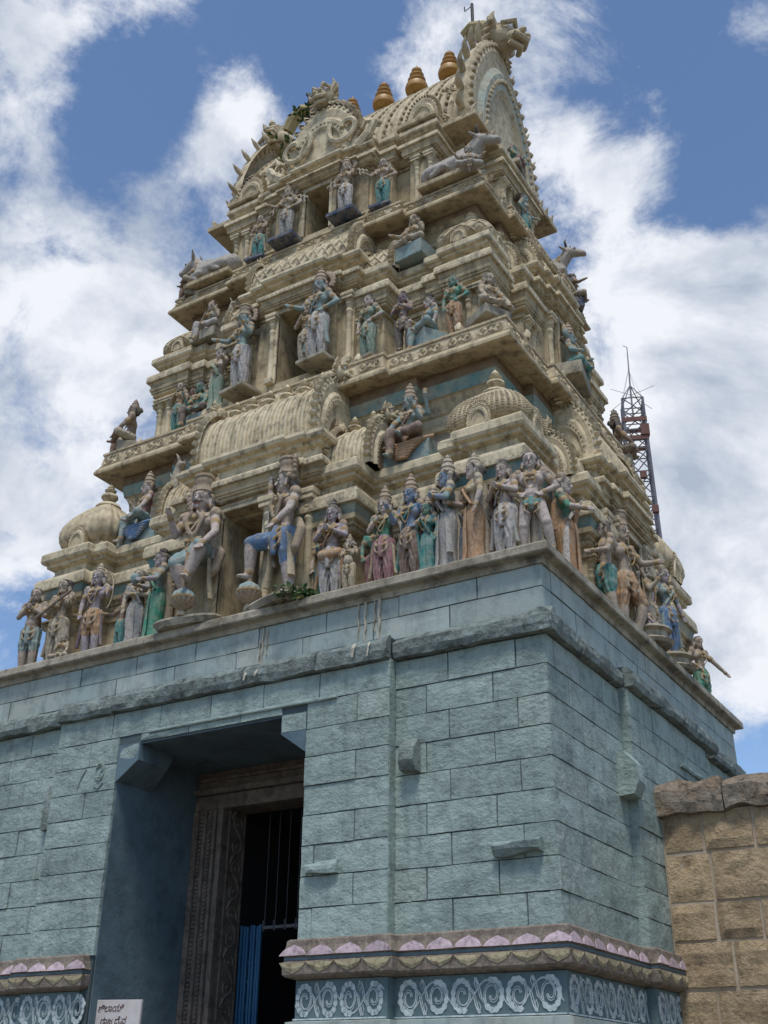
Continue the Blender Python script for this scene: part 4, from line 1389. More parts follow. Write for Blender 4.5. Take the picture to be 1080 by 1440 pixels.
for a in (1.06, -1.06): pilaster(1, a * .88, 2.13, 13.9, .95, .8)
central_block(0, [(.36, 1.98), (.62, 1.93), (.90, 1.88)], 1.3, 13.6, 14.9, 14.83, .24, 15.32, (.24, 13.86, 14.78))
# small eaves on the four corners
for sx in (-1, 1):
    for sy in (-1, 1):
        q = MB(); q.use(STUCCO)
        x0, x1 = sorted((sx * 1.70, sx * 2.70)); y0, y1 = sorted((-sy * .55, -sy * 1.60))
        q.box(x0, x1, y0, y1, 15.36, 15.46, .012); tpart('corner_eave', q)
        q = MB(); q.use(RELIEF)
        for i in range(4):
            q.tube([(sx * 2.60, -sy * (1.5 - i * .22), 15.45), (sx * 2.62, -sy * (1.5 - i * .22), 15.58), (sx * 2.68, -sy * (1.5 - i * .22), 15.70)], [.07, .08, .01], 5, flat=.6)
        tpart('leaf_cresting', q)
# ================= ROOF
q = barrel_mesh(4.84, 1.22, 2.88, rib=.30, proud=.05, n=40, bead=True, keel=True)
roof = tpart('barrel_roof', q.mesh('barrel_roof', None, True), loc=(0, 0, 15.46))
BIG = gable_mesh(1.34, 3.25, .22, False, kind='keel', mat_=RELIEF, inner=STUCCO_L, mid=mat('pale_teal_plaster', (.34, .40, .35), second=(.42, .38, .28), grime=GR, gamt=.5, bump=.3), n=36).mesh('gable', None, True)
for sg in (1, -1):
    gb = link('gable', BIG, tower, (sg * 2.42, 0, 15.47), (0, 0, sg * PI / 2), label='great horseshoe gable at the %s end of the roof' % ('near right' if sg > 0 else 'left'))
    link('lion_mask', LION, gb, (0, -.10, 2.90), None, (.95, 1.15, .9))
    q = MB(); q.use(mat('ochre_horn', (.42, .34, .17), second=(.33, .28, .15), grime=GR, gamt=.4))
    q.tube([(0, .10, 3.60), (0, .24, 3.86), (0, .50, 3.98), (0, .68, 3.90)], [.13, .14, .15, .10], 8); link('curled_horn', q.mesh('curled_horn', None, True), gb)
    for i in range(17):
        t = i / 16
        op = arch_pts(1.36, 3.28, 32, 'keel'); fi = 1 + t * 30; j = min(int(fi), 30)
        (xa, za), (xb, zb) = op[j], op[j + 1]; x = xa + (xb - xa) * (fi - j); z = za + (zb - za) * (fi - j)
        if abs(x) < .34: continue
        nx, nz = (zb - za), -(xb - xa); l = math.hypot(nx, nz); nx, nz = nx / l, nz / l
        q = MB(); q.tube([(- nx * .03, .10, - nz * .03), (nx * .10, .08, nz * .10 + .01), (nx * .19, .05, nz * .17 + .05), (nx * .24, .0, nz * .20 + .15)], [.06, .072, .045, .01], 7)
        link('leaf_spike', CM('spike%d' % i, lambda: q.mesh('leaf_spike', RELIEF, True)), gb, (x, 0, z), None, 1.0 if sg > 0 else .72)
for x in (-1.46, -.73, .0, .73, 1.44):
    f = link('finial', GFIN, tower, (x + .0, 0, 18.42), None, (.62, .62, .78), label='gilded pot finial on the roof ridge')
# gable motifs on the front slope
q = gable_mesh(.60, 1.05, .14, True, mat_=STUCCO_L, inner=STUCCO_L, n=22)
for s_ in (-1, 1):
    pts = []
    for i in range(22):
        t = i / 21; a = t * 2.2 * PI; r_ = .05 + .24 * t
        pts.append((s_ * (.42 - r_ * math.cos(a)), -.10, .42 + r_ * math.sin(a)))
    q.use(STUCCO_L); q.tube(pts, .04, 6)
    pts2 = [(s_ * (.62), -.06, .0), (s_ * .78, -.08, .12), (s_ * .86, -.06, .30), (s_ * .74, -.08, .38), (s_ * .68, -.08, .26)]
    q.tube(pts2, [.08, .08, .06, .05, .03], 6)
fm = tpart('front_gable', q.mesh('front_gable', None, True), loc=(0, -1.92, 15.33), scale=(1.22, 1, 1.28)); 
link('lion_mask', LION, fm, (0, -.05, 1.0), None, .5)
for a in (1.75, -1.75):
    fm = tpart('side_gable', gable_mesh(.30, .62, .10, True, n=16).mesh('side_gable', None, True), loc=(a, -1.60, 15.60))
    q = MB(); q.box(-.34, .34, -.22, .3, -.12, .0, .02); q.box(-.28, .28, -.16, .3, -.24, -.12, .02); link('plinth', q.mesh('plinth', STUCCO), fm)
# heavy scroll foliage along the foot of the roof
q = MB(); q.use(RELIEF)
rr = random.Random(5)
for i in range(110):
    x = -2.1 + 4.2 * rr.random(); t = rr.random()
    if abs(x) < .5: continue
    a = -.1 + t * .5
    y, z = -1.19 + .22 * t, 15.75 + t * 1.1
    sg = rr.choice((-1, 1))
    q.tube([(x, y - .02, z), (x + sg * .07, y - .08, z + .06), (x + sg * .13, y - .05, z + .01), (x + sg * .09, y - .02, z - .04)], [.05, .05, .035, .012], 5)
tpart('foliage_relief', q, kind='stuff')
q = MB(); q.tube([(1.95, .0, 18.3), (1.95, 0, 20.15)], .03, 6); q.tube([(1.95, 0, 19.3), (1.95, 0, 19.6)], .045, 6); q.tube([(1.95, 0, 20.1), (1.6, .4, 20.6), (1.4, .8, 21.3)], .012, 4)
tpart('lightning_rod', q, DROD)
q = MB(); q.tube([(-.94, -.72, 17.1), (-1.0, -.98, 17.8), (-1.03, -.98, 18.4), (-1.10, -1.0, 18.52)], [.04, .05, .045, .03], 6); tpart('lamp_rod', q, DROD)

# ================================================================== FIGURES
class Fig:
    """one statue: capsules fused by a voxel remesh, coloured by nearest capsule"""
    def __init__(s): s.p = []

    def c(s, a, b, ra, rb, m): s.p.append((Vector(a), Vector(b), ra, rb, m)); return s

    def path(s, pts, rs, m):
        for i in range(len(pts) - 1): s.c(pts[i], pts[i + 1], rs[i], rs[i + 1], m)

    def mesh(s, name, voxel, folds=None):
        vs = []; fs = []
        n, caps = 10, 3
        for a, b, ra, rb, m in s.p:
            d = b - a; L = d.length
            if L < 1e-5: d = Vector((0, 0, 1e-4)); b = a + d; L = 1e-4
            t = d.normalized()
            u = t.cross(Vector((0, 0, 1)) if abs(t.z) < .9 else Vector((1, 0, 0))).normalized(); w = t.cross(u)
            rings = [(-ra * math.cos(PI / 2 * i / caps), ra * math.sin(PI / 2 * i / caps)) for i in range(1, caps + 1)]
            rings += [(L + rb * math.sin(PI / 2 * i / caps), rb * math.cos(PI / 2 * i / caps)) for i in range(0, caps)]
            o = len(vs)
            vs.append(tuple(a - t * ra))
            for h, r in rings:
                for k in range(n):
                    an = 2 * PI * k / n
                    vs.append(tuple(a + t * h + (u * math.cos(an) + w * math.sin(an)) * r))
            vs.append(tuple(a + t * (L + rb)))
            for k in range(n):
                fs.append((o, o + 1 + k, o + 1 + (k + 1) % n)[::-1]); fs.append((len(vs) - 1, len(vs) - 1 - n + (k + 1) % n, len(vs) - 1 - n + k)[::-1])
            for j in range(len(rings) - 1):
                for k in range(n):
                    fs.append((o + 1 + j * n + k, o + 1 + j * n + (k + 1) % n, o + 1 + (j + 1) * n + (k + 1) % n, o + 1 + (j + 1) * n + k)[::-1])
        me = bpy.data.meshes.new('tmp'); me.from_pydata(vs, [], fs); me.update()
        ob = bpy.data.objects.new('tmp', me); col.objects.link(ob)
        md = ob.modifiers.new('r', 'REMESH'); md.mode = 'VOXEL'; md.voxel_size = voxel; md.adaptivity = 0
        sm = ob.modifiers.new('s', 'SMOOTH'); sm.factor = .5; sm.iterations = 2
        dg = bpy.context.evaluated_depsgraph_get()
        out = bpy.data.meshes.new_from_object(ob.evaluated_get(dg))
        out.name = name
        bpy.data.objects.remove(ob); bpy.data.meshes.remove(me)
        nv = len(out.vertices); co = np.empty(nv * 3, np.float32); out.vertices.foreach_get('co', co); co = co.reshape(-1, 3)
        mats = []
        for q_ in s.p:
            if q_[4] not in mats: mats.append(q_[4])
        npol = len(out.polygons); ce = np.empty(npol * 3, np.float32); out.polygons.foreach_get('center', ce); ce = ce.reshape(-1, 3)

        def nearest(pt):
            best = np.full(len(pt), 1e9, np.float32); idx = np.zeros(len(pt), np.int32)
            for i, (a, b, ra, rb, m) in enumerate(s.p):
                a_ = np.array(a); d_ = np.array(b - a); L2 = max(float(d_ @ d_), 1e-9)
                t = np.clip(((pt - a_) @ d_) / L2, 0, 1)
                dist = np.linalg.norm(pt - (a_ + t[:, None] * d_), axis=1) - (ra + (rb - ra) * t)
                k = dist < best - .0005
                best[k] = dist[k]; idx[k] = i
            return idx
        mi = np.array([mats.index(q_[4]) for q_ in s.p], np.int32)
        vi = mi[nearest(co)]
        if folds:
            cloth = np.isin(vi, [mats.index(m_) for m_ in folds if m_ in mats])
            nrm = np.empty(nv * 3, np.float32); out.vertices.foreach_get('normal', nrm); nrm = nrm.reshape(-1, 3)
            ang = np.arctan2(co[:, 1], np.abs(co[:, 0]) - .05)
            dsp = .006 * np.sin(ang * 9 + co[:, 2] * 16 + np.sin(co[:, 2] * 23) * 1.2)
            co = co + nrm * (dsp * cloth)[:, None]
            out.vertices.foreach_set('co', co.astype(np.float32).ravel())
        pi_ = mi[nearest(ce)]
        out.materials.clear()
        for m_ in mats: out.materials.append(m_)
        out.polygons.foreach_set('material_index', pi_)
        out.polygons.foreach_set('use_smooth', [True] * npol)
        out.update()
        return out


ARMS = {   # elbow, hand  (x is outward for each side, -y forward)
    'down': ((.165, .0, .655), (.150, -.045, .50)),
    'wide': ((.20, .0, .66), (.24, -.03, .50)),
    'hip': ((.215, .03, .665), (.095, -.055, .575)),
    'chest': ((.160, -.035, .665), (.020, -.125, .725)),
    'pray': ((.155, -.05, .66), (.012, -.135, .745)),
    'up': ((.19, -.03, .70), (.175, -.10, .85)),
    'high': ((.20, .0, .82), (.19, -.02, .98)),
    'out': ((.19, -.05, .69), (.27, -.15, .70)),
    'fwd': ((.150, -.07, .655), (.085, -.21, .64)),
    'bless': ((.165, -.05, .66), (.15, -.16, .77)),
    'across': ((.165, -.03, .665), (-.04, -.13, .66)),
    'knee': ((.19, -.10, .60), (.15, -.20, .47)),
}


def hand(f, wrist, hand_, m, s=1.0):
    w, h = Vector(wrist), Vector(hand_)
    d = (h - w)
    if d.length < 1e-4: d = Vector((0, 0, -1))
    d.normalize()
    side = d.cross(Vector((0, 1, 0)))
    if side.length < .1: side = d.cross(Vector((1, 0, 0)))
    side.normalize()
    f.c(h - side * .010 * s, h + d * .022 * s - side * .010 * s, .013 * s, .013 * s, m); f.c(h + side * .010 * s, h + d * .022 * s + side * .010 * s, .013 * s, .013 * s, m)
    curl = d.cross(side) * .010 * s
    for i, l in enumerate((.030, .036, .034, .026)):
        b0 = h + d * .026 * s + side * ((i - 1.5) * .0125 * s); k1 = b0 + d * l * .55 * s; k2 = k1 + d * l * .4 * s + curl
        f.c(b0, k1, .0068 * s, .0062 * s, m); f.c(k1, k2, .0062 * s, .0052 * s, m)
    b0 = h + side * .018 * s
    f.c(b0, b0 + d * .02 * s + side * .014 * s, .008 * s, .0065 * s, m)


def statue(name, H, skin, lower, lc, arms=('down', 'down'), sex='m', crown='tall', cc=None, top=None, hair='bun', sway=0.0, legs='stand', sash=None, seated=False,
           mus=False, belly=0, extra=None, voxel=.010, head_turn=0.0, look=0.0, skirtkids=None, beard=False, face='human'):
    """local figure of height 1 facing -y; returns list of child (name, mesh) scaled by H"""
    f = Fig()
    sk = P[skin]; g_ = P['gold']; hr = P['hair']; lcm = P[lc]; tp = P[top] if top else sk
    dz = 0
    if seated: dz = -.42
    def V(x, y, z): return Vector((x, y, z + dz))
    sw = sway
    hipw = .062 if sex == 'f' else .052
    # torso
    f.c(V(-hipw * .6 + sw, .0, .50), V(hipw * .6 + sw, .0, .50), .062, .062, lcm if lower != 'bare' else sk)
    f.c(V(sw, 0, .53), V(sw * .5, -.0, .60), .066 if sex == 'f' else .064, .050 if sex == 'f' else .058, sk)
    if belly: f.c(V(sw, -.03 - belly * .3, .57), V(sw, -.03 - belly * .3, .60), .06 + belly, .055 + belly, sk)
    f.c(V(sw * .5, 0, .60), V(0, 0, .69), .050 if sex == 'f' else .060, .062, tp)
    f.c(V(-.048, .0, .735), V(.048, .0, .735), .062, .062, tp)
    f.c(V(-.09, .005, .785), V(.09, .005, .785), .040, .040, tp)
    if sex == 'f':
        for s_ in (-1, 1): f.c(V(s_ * .040, -.050, .725), V(s_ * .042, -.062, .722), .038, .030, tp)
    else:
        for s_ in (-1, 1): f.c(V(s_ * .035, -.04, .745), V(s_ * .06, -.035, .745), .030, .026, tp)
    f.c(V(0, .0, .80), V(0, -.004, .865), .033, .030, sk)
    # necklaces
    for zz, ww, rr_ in ((.822, .036, .011), (.79, .055, .011), (.745, .06, .010)):
        n_ = 9
        pts = [V(ww * math.sin(a), -.036 - ww * .65 * math.cos(a) * (1 if zz < .8 else .2) - .0, zz - .030 * math.cos(a)) for a in [(-1.5 + 3.0 * i / (n_ - 1)) for i in range(n_)]]
        f.path(pts, [rr_] * n_, g_)
    # head
    hc = V(head_turn * .02, -.006, .925)
    R_ = Matrix.Rotation(look, 3, 'Z')
    HS = 1.14
    def Hd(x, y, z): return hc + R_ @ Vector((x * HS, y * HS, z * HS))
    f.c(Hd(0, .008, .018), Hd(0, -.002, .022), .064, .064, sk)
    f.c(Hd(0, -.012, -.026), Hd(0, -.018, -.036), .053, .042, sk)
    f.c(Hd(0, -.052, .012), Hd(0, -.070, -.016), .007, .011, sk)
    f.c(Hd(-.009, -.056, -.040), Hd(.009, -.056, -.040), .0062, .0062, P['red'])
    f.c(Hd(0, -.048, -.064), Hd(0, -.046, -.06), .013, .012, sk)
    for s_ in (-1, 1):
        f.c(Hd(s_ * .058, .0, .0), Hd(s_ * .060, -.002, -.035), .012, .010, sk)
        f.c(Hd(s_ * .064, -.004, -.046), Hd(s_ * .064, -.004, -.056), .012, .010, g_)
    if mus:
        for s_ in (-1, 1): f.path([Hd(0, -.062, -.027), Hd(s_ * .022, -.060, -.030), Hd(s_ * .040, -.046, -.018)], [.008, .009, .004], hr)
    if beard: f.c(Hd(0, -.035, -.06), Hd(0, -.04, -.10), .035, .02, hr)
    # hair
    f.c(Hd(0, .030, .030), Hd(0, .036, -.01), .056, .052, hr)
    f.path([Hd(-.062, .0, .01), Hd(-.048, -.022, .054), Hd(0, -.032, .070), Hd(.048, -.022, .054), Hd(.062, .0, .01)], [.012] * 5, hr)
    if hair == 'long': f.c(Hd(0, .045, .0), V(0, .06, .76), .050, .045, hr); f.c(Hd(-.05, .03, 0), V(-.06, .04, .80), .022, .022, hr); f.c(Hd(.05, .03, 0), V(.06, .04, .80), .022, .022, hr)
    if hair == 'bun': f.c(Hd(0, .075, .03), Hd(0, .085, .02), .036, .03, hr)
    if hair == 'curls':
        for i in range(16):
            a = i * .42; f.c(Hd(.058 * math.cos(a), .02 + .03 * math.sin(a * 2), .03 + .04 * math.sin(a)), Hd(.062 * math.cos(a), .02, .03 + .045 * math.sin(a)), .020, .018, hr)
    # arms
    hands = []
    for s_, ar in ((-1, arms[0]), (1, arms[1])):
        sh = V(s_ * .118, .005, .790)
        (ex, ey, ez), (hx, hy, hz) = ARMS[ar] if isinstance(ar, str) else ar
        e = V(s_ * ex, ey, ez); h = V(s_ * hx, hy, hz)
        f.c(sh, sh, .042, .042, tp)
        f.c(sh, e, .037, .029, tp if top and sex == 'f' else sk); f.c(e, e + (h - e) * .35, .029, .028, sk); f.c(e + (h - e) * .35, h - (h - e) * .08, .028, .018, sk)
        mid = sh.lerp(e, .45); f.c(mid, mid + (e - sh) * .06, .041, .041, g_)
        wr = e.lerp(h, .82); f.c(wr, wr + (h - e) * .06, .026, .026, g_)
        hand(f, e, h, sk); hands.append(h)
    # legs
    if seated:
        if legs == 'hang':
            J = {-1: ((-.055, 0, .50), (-.10, -.20, .50), (-.09, -.22, .24)), 1: ((.055, 0, .50), (.20, -.14, .50), (.03, -.20, .46))}
        else:
            J = {-1: ((-.055, 0, .50), (-.20, -.13, .48), (-.0, -.20, .45)), 1: ((.055, 0, .50), (.20, -.13, .48), (.02, -.17, .49))}
    elif legs == 'stand':
        J = {s_: ((s_ * .052 + sw, 0, .49), (s_ * .060 + sw * .6, -.012, .28), (s_ * .058, .012, .055)) for s_ in (-1, 1)}
    elif legs == 'bent':
        J = {-1: ((-.052 + sw, 0, .49), (-.060 + sw, -.0, .28), (-.055, .012, .055)), 1: ((.055 + sw, 0, .49), (.12, -.07, .30), (.085, -.01, .055))}
    elif legs == 'stride':
        J = {-1: ((-.055, 0, .49), (-.085, -.02, .28), (-.10, .02, .055)), 1: ((.055, 0, .49), (.12, -.05, .28), (.15, .0, .055))}
    elif legs == 'guard':     # near leg straight, far leg lifted on the mace
        J = {-1: ((-.055, 0, .49), (-.25, -.11, .50), (-.27, -.10, .27)), 1: ((.055, 0, .49), (.075, -.01, .27), (.095, .01, .055))}
    elif legs == 'guardR':
        J = {1: ((.055, 0, .49), (.13, -.16, .49), (.05, -.17, .27)), -1: ((-.055, 0, .49), (-.09, -.12, .40), (-.03, -.02, .17))}
    for s_ in (-1, 1):
        hp, kn, an = [V(*q_) for q_ in J[s_]]
        th = lcm if lower in ('dhoti', 'shorts', 'sari') else sk
        ca = lcm if lower in ('dhoti', 'sari') else sk
        fat = .012 if lower == 'dhoti' else (.006 if lower == 'shorts' else 0)
        f.c(hp, kn, .064 + fat, .046 + fat, th)
        if lower == 'shorts': f.c(kn + (hp - kn) * .28, kn + (hp - kn) * .36, .064, .066, th)
        mid = kn.lerp(an, .3)
        f.c(kn, mid, .044 + fat * .8, .045 + fat, ca); f.c(mid, an, .045 + fat, .026 + fat * 1.3, ca)
        ft = Vector((s_ * .012, -.075, -.030)) if not (seated and legs != 'hang') else Vector((s_ * .02, -.05, -.0))
        f.c(an + Vector((0, 0, -.012)), an + Vector((0, .012, -.028)), .027, .022, sk)
        f.c(an + Vector((0, -.01, -.022)), an + ft, .024, .016, sk)
        for i in range(4): f.c(an + ft + Vector(((i - 1.5) * .011, 0, -.001)), an + ft + Vector(((i - 1.5) * .012, -.014, -.003)), .0085, .006, sk)
        f.c(an + Vector((0, 0, .01)), an + Vector((0, 0, .016)), .034 + fat, .034 + fat, g_)
        if lower in ('bare', 'shorts') and not seated: f.c(kn, kn + Vector((0, -.004, 0)), .049, .047, sk)
    # belt
    for i in range(12):
        a = 2 * PI * i / 12; f.c(V(sw + .075 * math.cos(a), .062 * math.sin(a), .545), V(sw + .075 * math.cos(a + .3), .062 * math.sin(a + .3), .545), .015, .015, g_)
    if lower in ('dhoti', 'shorts', 'bare'):
        f.path([V(sw, -.07, .545), V(sw, -.085, .45), V(sw * .6, -.078, .34 if lower != 'bare' else .42)], [.020, .026, .018], lcm)
        f.path([V(sw - .05, -.06, .53), V(sw, -.085, .49), V(sw + .05, -.06, .53)], [.012, .012, .012], g_)
    if lower == 'bare':
        f.path([V(sw - .07, 0, .50), V(sw - .05, -.06, .49), V(sw + .05, -.06, .49), V(sw + .07, 0, .50), V(sw + .05, .05, .50), V(sw - .05, .05, .5), V(sw - .07, 0, .50)], [.028] * 7, lcm)
    # hanging jewellery and scarf ends, richer on the larger figures
    if voxel < .0118:
        om = P['crown'] if cc != 'stone' else P['stone']
        for s_ in (-1, 1):
            f.path([V(s_ * .035, -.055, .80), V(s_ * .052, -.092, .73), V(s_ * .035, -.085, .65), V(0, -.082, .605)], [.0085] * 4, g_)
            f.c(V(s_ * .118, .0, .815), V(s_ * .135, -.005, .80), .042, .030, om)
            f.path([Hd(s_ * .062, .02, .01), V(s_ * .085, .01, .86), V(s_ * .10, .0, .80)], [.020, .022, .014], hr)
            if lower != 'sari':
                f.path([V(sw + s_ * .07, -.04, .53), V(sw + s_ * .05, -.085, .46), V(sw, -.095, .43)], [.010, .012, .010], g_)
                f.path([V(sw + s_ * .065, -.05, .52), V(sw + s_ * .06, -.085, .40), V(sw + s_ * .02, -.09, .37)], [.009, .010, .008], om)
        for i in range(7):
            a = -1.2 + .4 * i; f.c(V(sw + .075 * math.sin(a), -.066 * math.cos(a), .53), V(sw + .078 * math.sin(a), -.072 * math.cos(a), .50), .012, .008, om)
        f.c(V(0, -.083, .765), V(0, -.088, .750), .015, .012, g_)
    if extra: extra(f, V, Hd, hands)
    kids = [('body', f.mesh('body', voxel / 1.0, [lcm]))]
    # garment
    q = MB()
    if lower == 'sari':
        q.use(lcm); n = 40
        prof = [(.078, .585), (.090, .54), (.108, .47), (.104, .38), (.094, .26), (.092, .15), (.105, .06), (.118, .012), (.10, .0)]
        vs = []
        for j, (r, z) in enumerate(prof):
            for k in range(n):
                a = 2 * PI * k / n; fr = max(0, -math.sin(a)); amt = (.015 + .05 * j / 8)
                rr_ = r * (1 + amt * math.sin(a * 13 + z * 9) + .06 * fr ** 6 * (1 if j > 2 else 0))
                vs.append((sw * min(1, z / .5) + rr_ * math.cos(a) * 1.06, rr_ * math.sin(a) * .82, z + dz))
        fs = [(j * n + (k + 1) % n, j * n + k, (j + 1) * n + k, (j + 1) * n + (k + 1) % n) for j in range(len(prof) - 1) for k in range(n)]
        q.add(vs, fs)
        for i in range(5):
            x = (i - 2) * .012
            q.tube([(sw + x, -.085, .55), (sw + x * 1.2, -.098, .35), (x * 1.6, -.098, .12), (x * 2.2, -.118, .02)], [.007, .008, .009, .012], 4)
        # pallu over the shoulder
        q.tube([(sw + .07, -.05, .56 + dz), (.03, -.088, .66), (-.05, -.075, .74), (-.085, -.01, .825), (-.07, .05, .74), (-.05, .06, .5)], [.03, .035, .036, .03, .04, .05], 8, flat=.45)
        kids.append(('skirt', q.mesh('skirt', None, True)))
    if sash:
        q = MB(); q.use(P[sash])
        for s_ in (-1, 1):
            q.tube([(s_ * .078 + sw, -.03, .545 + dz), (s_ * .12, -.03, .44 + dz), (s_ * .125, -.02, .30 + dz), (s_ * .15, -.02, max(.02, .14 + dz))], [.018, .024, .028, .034], 6, flat=.5)
        q.tube([(.085, .0, .80 + dz), (.05, -.075, .75 + dz), (-.02, -.078, .66 + dz), (-.075, -.05, .57 + dz)], [.015, .018, .018, .014], 6, flat=.6)
        kids.append(('sash', q.mesh('sash', None, True)))
    # crown
    q = MB(); q.use(P[cc or 'crown'])
    base = hc
    if crown == 'tall': pr = [(.060, .0), (.066, .012), (.060, .026), (.056, .045), (.062, .055), (.054, .066), (.046, .095), (.052, .104), (.042, .115), (.032, .14), (.036, .148), (.018, .165), (.003, .185)]
    elif crown == 'pot': pr = [(.062, .0), (.070, .015), (.064, .03), (.058, .07), (.064, .08), (.060, .11), (.068, .12), (.066, .135), (.02, .15), (.003, .16)]
    elif crown == 'cone': pr = [(.055, .0), (.058, .02), (.040, .05), (.044, .06), (.028, .085), (.030, .093), (.014, .12), (.003, .135)]
    elif crown == 'bun': pr = [(.05, .0), (.052, .012), (.030, .022), (.040, .045), (.036, .07), (.015, .085), (.002, .09)]
    else: pr = None
    if pr:
        q.lathe([(r * 1.12, z * 1.12 + .046) for r, z in pr], c=(base.x, base.y + .014, base.z), n=14)
        for i in range(9):
            a = look - PI / 2 - .9 + i * .225
            q.tube([(base.x + .070 * math.cos(a), base.y + .012 + .064 * math.sin(a), base.z + .045), (base.x + .066 * math.cos(a), base.y + .012 + .066 * math.sin(a), base.z + .075)], [.008, .003], 4)
        for s_ in (-1, 1):
            p0 = Hd(s_ * .062, .02, .02)
            q.ball(tuple(p0), (.018, .026, .030), 8, 5)
        kids.append(('crown', q.mesh('crown', None, True)))
    # painted eyes
    q = MB()
    for s_ in (-1, 1):
        e_ = Hd(s_ * .0235, -.0515, .006)
        q.use(P['eyew']); q.ball(tuple(e_), (.0135, .009, .0075), 8, 5)
        e2_ = Hd(s_ * .0235, -.0585, .006); q.use(P['eyeb']); q.ball(tuple(e2_), (.0055, .004, .0062), 6, 4)
        q.tube([tuple(Hd(s_ * .037, -.046, .012)), tuple(Hd(s_ * .023, -.0590, .0150)), tuple(Hd(s_ * .009, -.056, .010))], [.0016, .0022, .0016], 4)
        q.tube([tuple(Hd(s_ * .040, -.044, .024)), tuple(Hd(s_ * .024, -.0570, .030)), tuple(Hd(s_ * .008, -.0575, .025))], [.0016, .0026, .0018], 4)
    kids.append(('eyes', q.mesh('eyes', None, True)))
    return kids


def scale_mesh(me, s):
    me.transform(Matrix.Scale(s, 4)); return me


def put(kids, name, label, cat, k, a, b, z, H, rot=0, pedestal=None, group=None, tilt=(0, 0)):
    """rot: extra turn about z (positive turns towards the viewer's right)"""
    x, y, _ = at(k, a, b, z)
    if group is None: group = 'painted statues standing on the ledge' if z < 8 else ('painted statues on the upper tiers')
    t = thing(name, label, cat, (x, y, z), k * PI / 2 + rot, group)
    t.rotation_euler[0] = tilt[0]; t.rotation_euler[1] = tilt[1]
    for nm, me in kids: link(nm, scale_mesh(me, H), t)
    if pedestal:
        w, d, h, mt = pedestal
        q = MB(); q.use(mt); q.box(-w / 2, w / 2, -d / 2, d / 2 + .12, -h, 0, .012)
        link('pedestal', q.mesh('pedestal', None, False), t)
    return t


S = statue
FL = 6.668      # ledge top
G = 'painted stucco figures standing along the ledge'


def ex_bow(f, V, Hd, h):
    pts = [h[1] + Vector((.02 + .07 * math.cos(t) - .05, -.01, .20 * math.sin(t) - .02)) for t in [(-1.3 + .26 * i) for i in range(11)]]
    f.path(pts, [.009] * 11, P['cream'])


def ex_flute(f, V, Hd, h): f.c(h[0] + Vector((-.05, -.02, .0)), h[1] + Vector((.10, -.02, .03)), .008, .008, P['cream'])
def ex_staff(f, V, Hd, h): f.c(h[0] + Vector((0, -.02, -.45)), h[0] + Vector((0, -.02, .18)), .008, .008, P['brownf'])
def ex_bowl(f, V, Hd, h):
    m = (h[0] + h[1]) / 2; f.c(m + Vector((0, -.04, .01)), m + Vector((0, -.04, .035)), .045, .05, P['tealw'])


def ex_four(f, V, Hd, h):
    sk = f.p[1][4]
    for s_ in (-1, 1):
        e = V(s_ * .21, .03, .74); hh = V(s_ * .23, -.04, .88)
        f.c(V(s_ * .115, .02, .79), e, .034, .027, sk); f.c(e, hh, .026, .018, sk); hand(f, e, hh, sk)
        f.c(hh + Vector((0, -.01, .02)), hh + Vector((0, -.01, .09)), .016, .028, P['gold'])


def ex_heads(n):
    def fn(f, V, Hd, h):
        sk = f.p[1][4]
        for i in range(n):
            for s_ in (-1, 1):
                x = s_ * (.075 + .06 * i)
                f.c(Hd(x, .02, -.0), Hd(x, .015, -.03), .044, .034, sk); f.c(Hd(x, -.03, 0), Hd(x, -.042, -.015), .006, .009, sk)
                f.c(Hd(x, .03, .04), Hd(x, .03, .10), .04, .018, P['crown'])
    return fn


def child(label_unused=None): pass


def ex_halo(f, V, Hd, h):
    for i in range(17):
        a = -.5 + (PI + 1.0) * i / 16
        f.c(Hd(.10 * math.cos(a), .05, .05 + .10 * math.sin(a)), Hd(.135 * math.cos(a), .05, .05 + .135 * math.sin(a)), .022, .016, P['crown'])


def ex_wings(f, V, Hd, h):
    for s_ in (-1, 1):
        for j in range(3):
            pts = []
            for i in range(9):
                t = i / 8; a = t * 4.2; r = .02 + .05 * t
                pts.append(V(s_ * (.20 + .07 * j + r * math.cos(a) * .8), .03, .80 - .05 * j + r * math.sin(a)))
            f.path(pts, [.016] * 9, P['stone'])


def ex_armor(f, V, Hd, h):
    for s_ in (-1, 1):
        for j in range(3):
            pts = [V(s_ * (.02 + .03 * j), -.085, .80 - .02 * j), V(s_ * (.06 + .01 * j), -.088, .74), V(s_ * .03, -.085, .66 - .015 * j), V(0, -.082, .62)]
            f.path(pts, [.011] * 4, P['crown'])
        f.c(V(s_ * .13, -.01, .80), V(s_ * .145, -.01, .79), .046, .034, P['crown'])
        f.path([V(s_ * .10, .05, .60), V(s_ * .17, .03, .50), V(s_ * .15, .0, .36), V(s_ * .10, .0, .30)], [.03, .035, .035, .015], P['crown'])
    for i in range(6): f.c(V(-.06 + .024 * i, -.072, .60), V(-.06 + .024 * i, -.078, .575), .012, .008, P['gold'])


def ex_garland(f, V, Hd, h):
    pts = [V(.085 * math.sin(t) * 1.0, -.04 - .05 * abs(math.cos(t)), .64 + .16 * abs(math.sin(t)) * 1.0 - .14 * math.cos(t) * .0 - (.18 if abs(math.sin(t)) < .5 else 0)) for t in [(-1.4 + .28 * i) for i in range(11)]]
    f.path(pts, [.013] * 11, P['cream'])


def multi(*fs):
    def fn(*a):
        for x in fs: x(*a)
    return fn


def back_panel(t, w, h, m, y=.10):
    """ridge of stucco that ties a statue to the wall"""
    q = MB(); q.use(m); q.box(-w / 2, w / 2, y, y + .12, 0, h, .03); link('backing', q.mesh('backing', None), t)


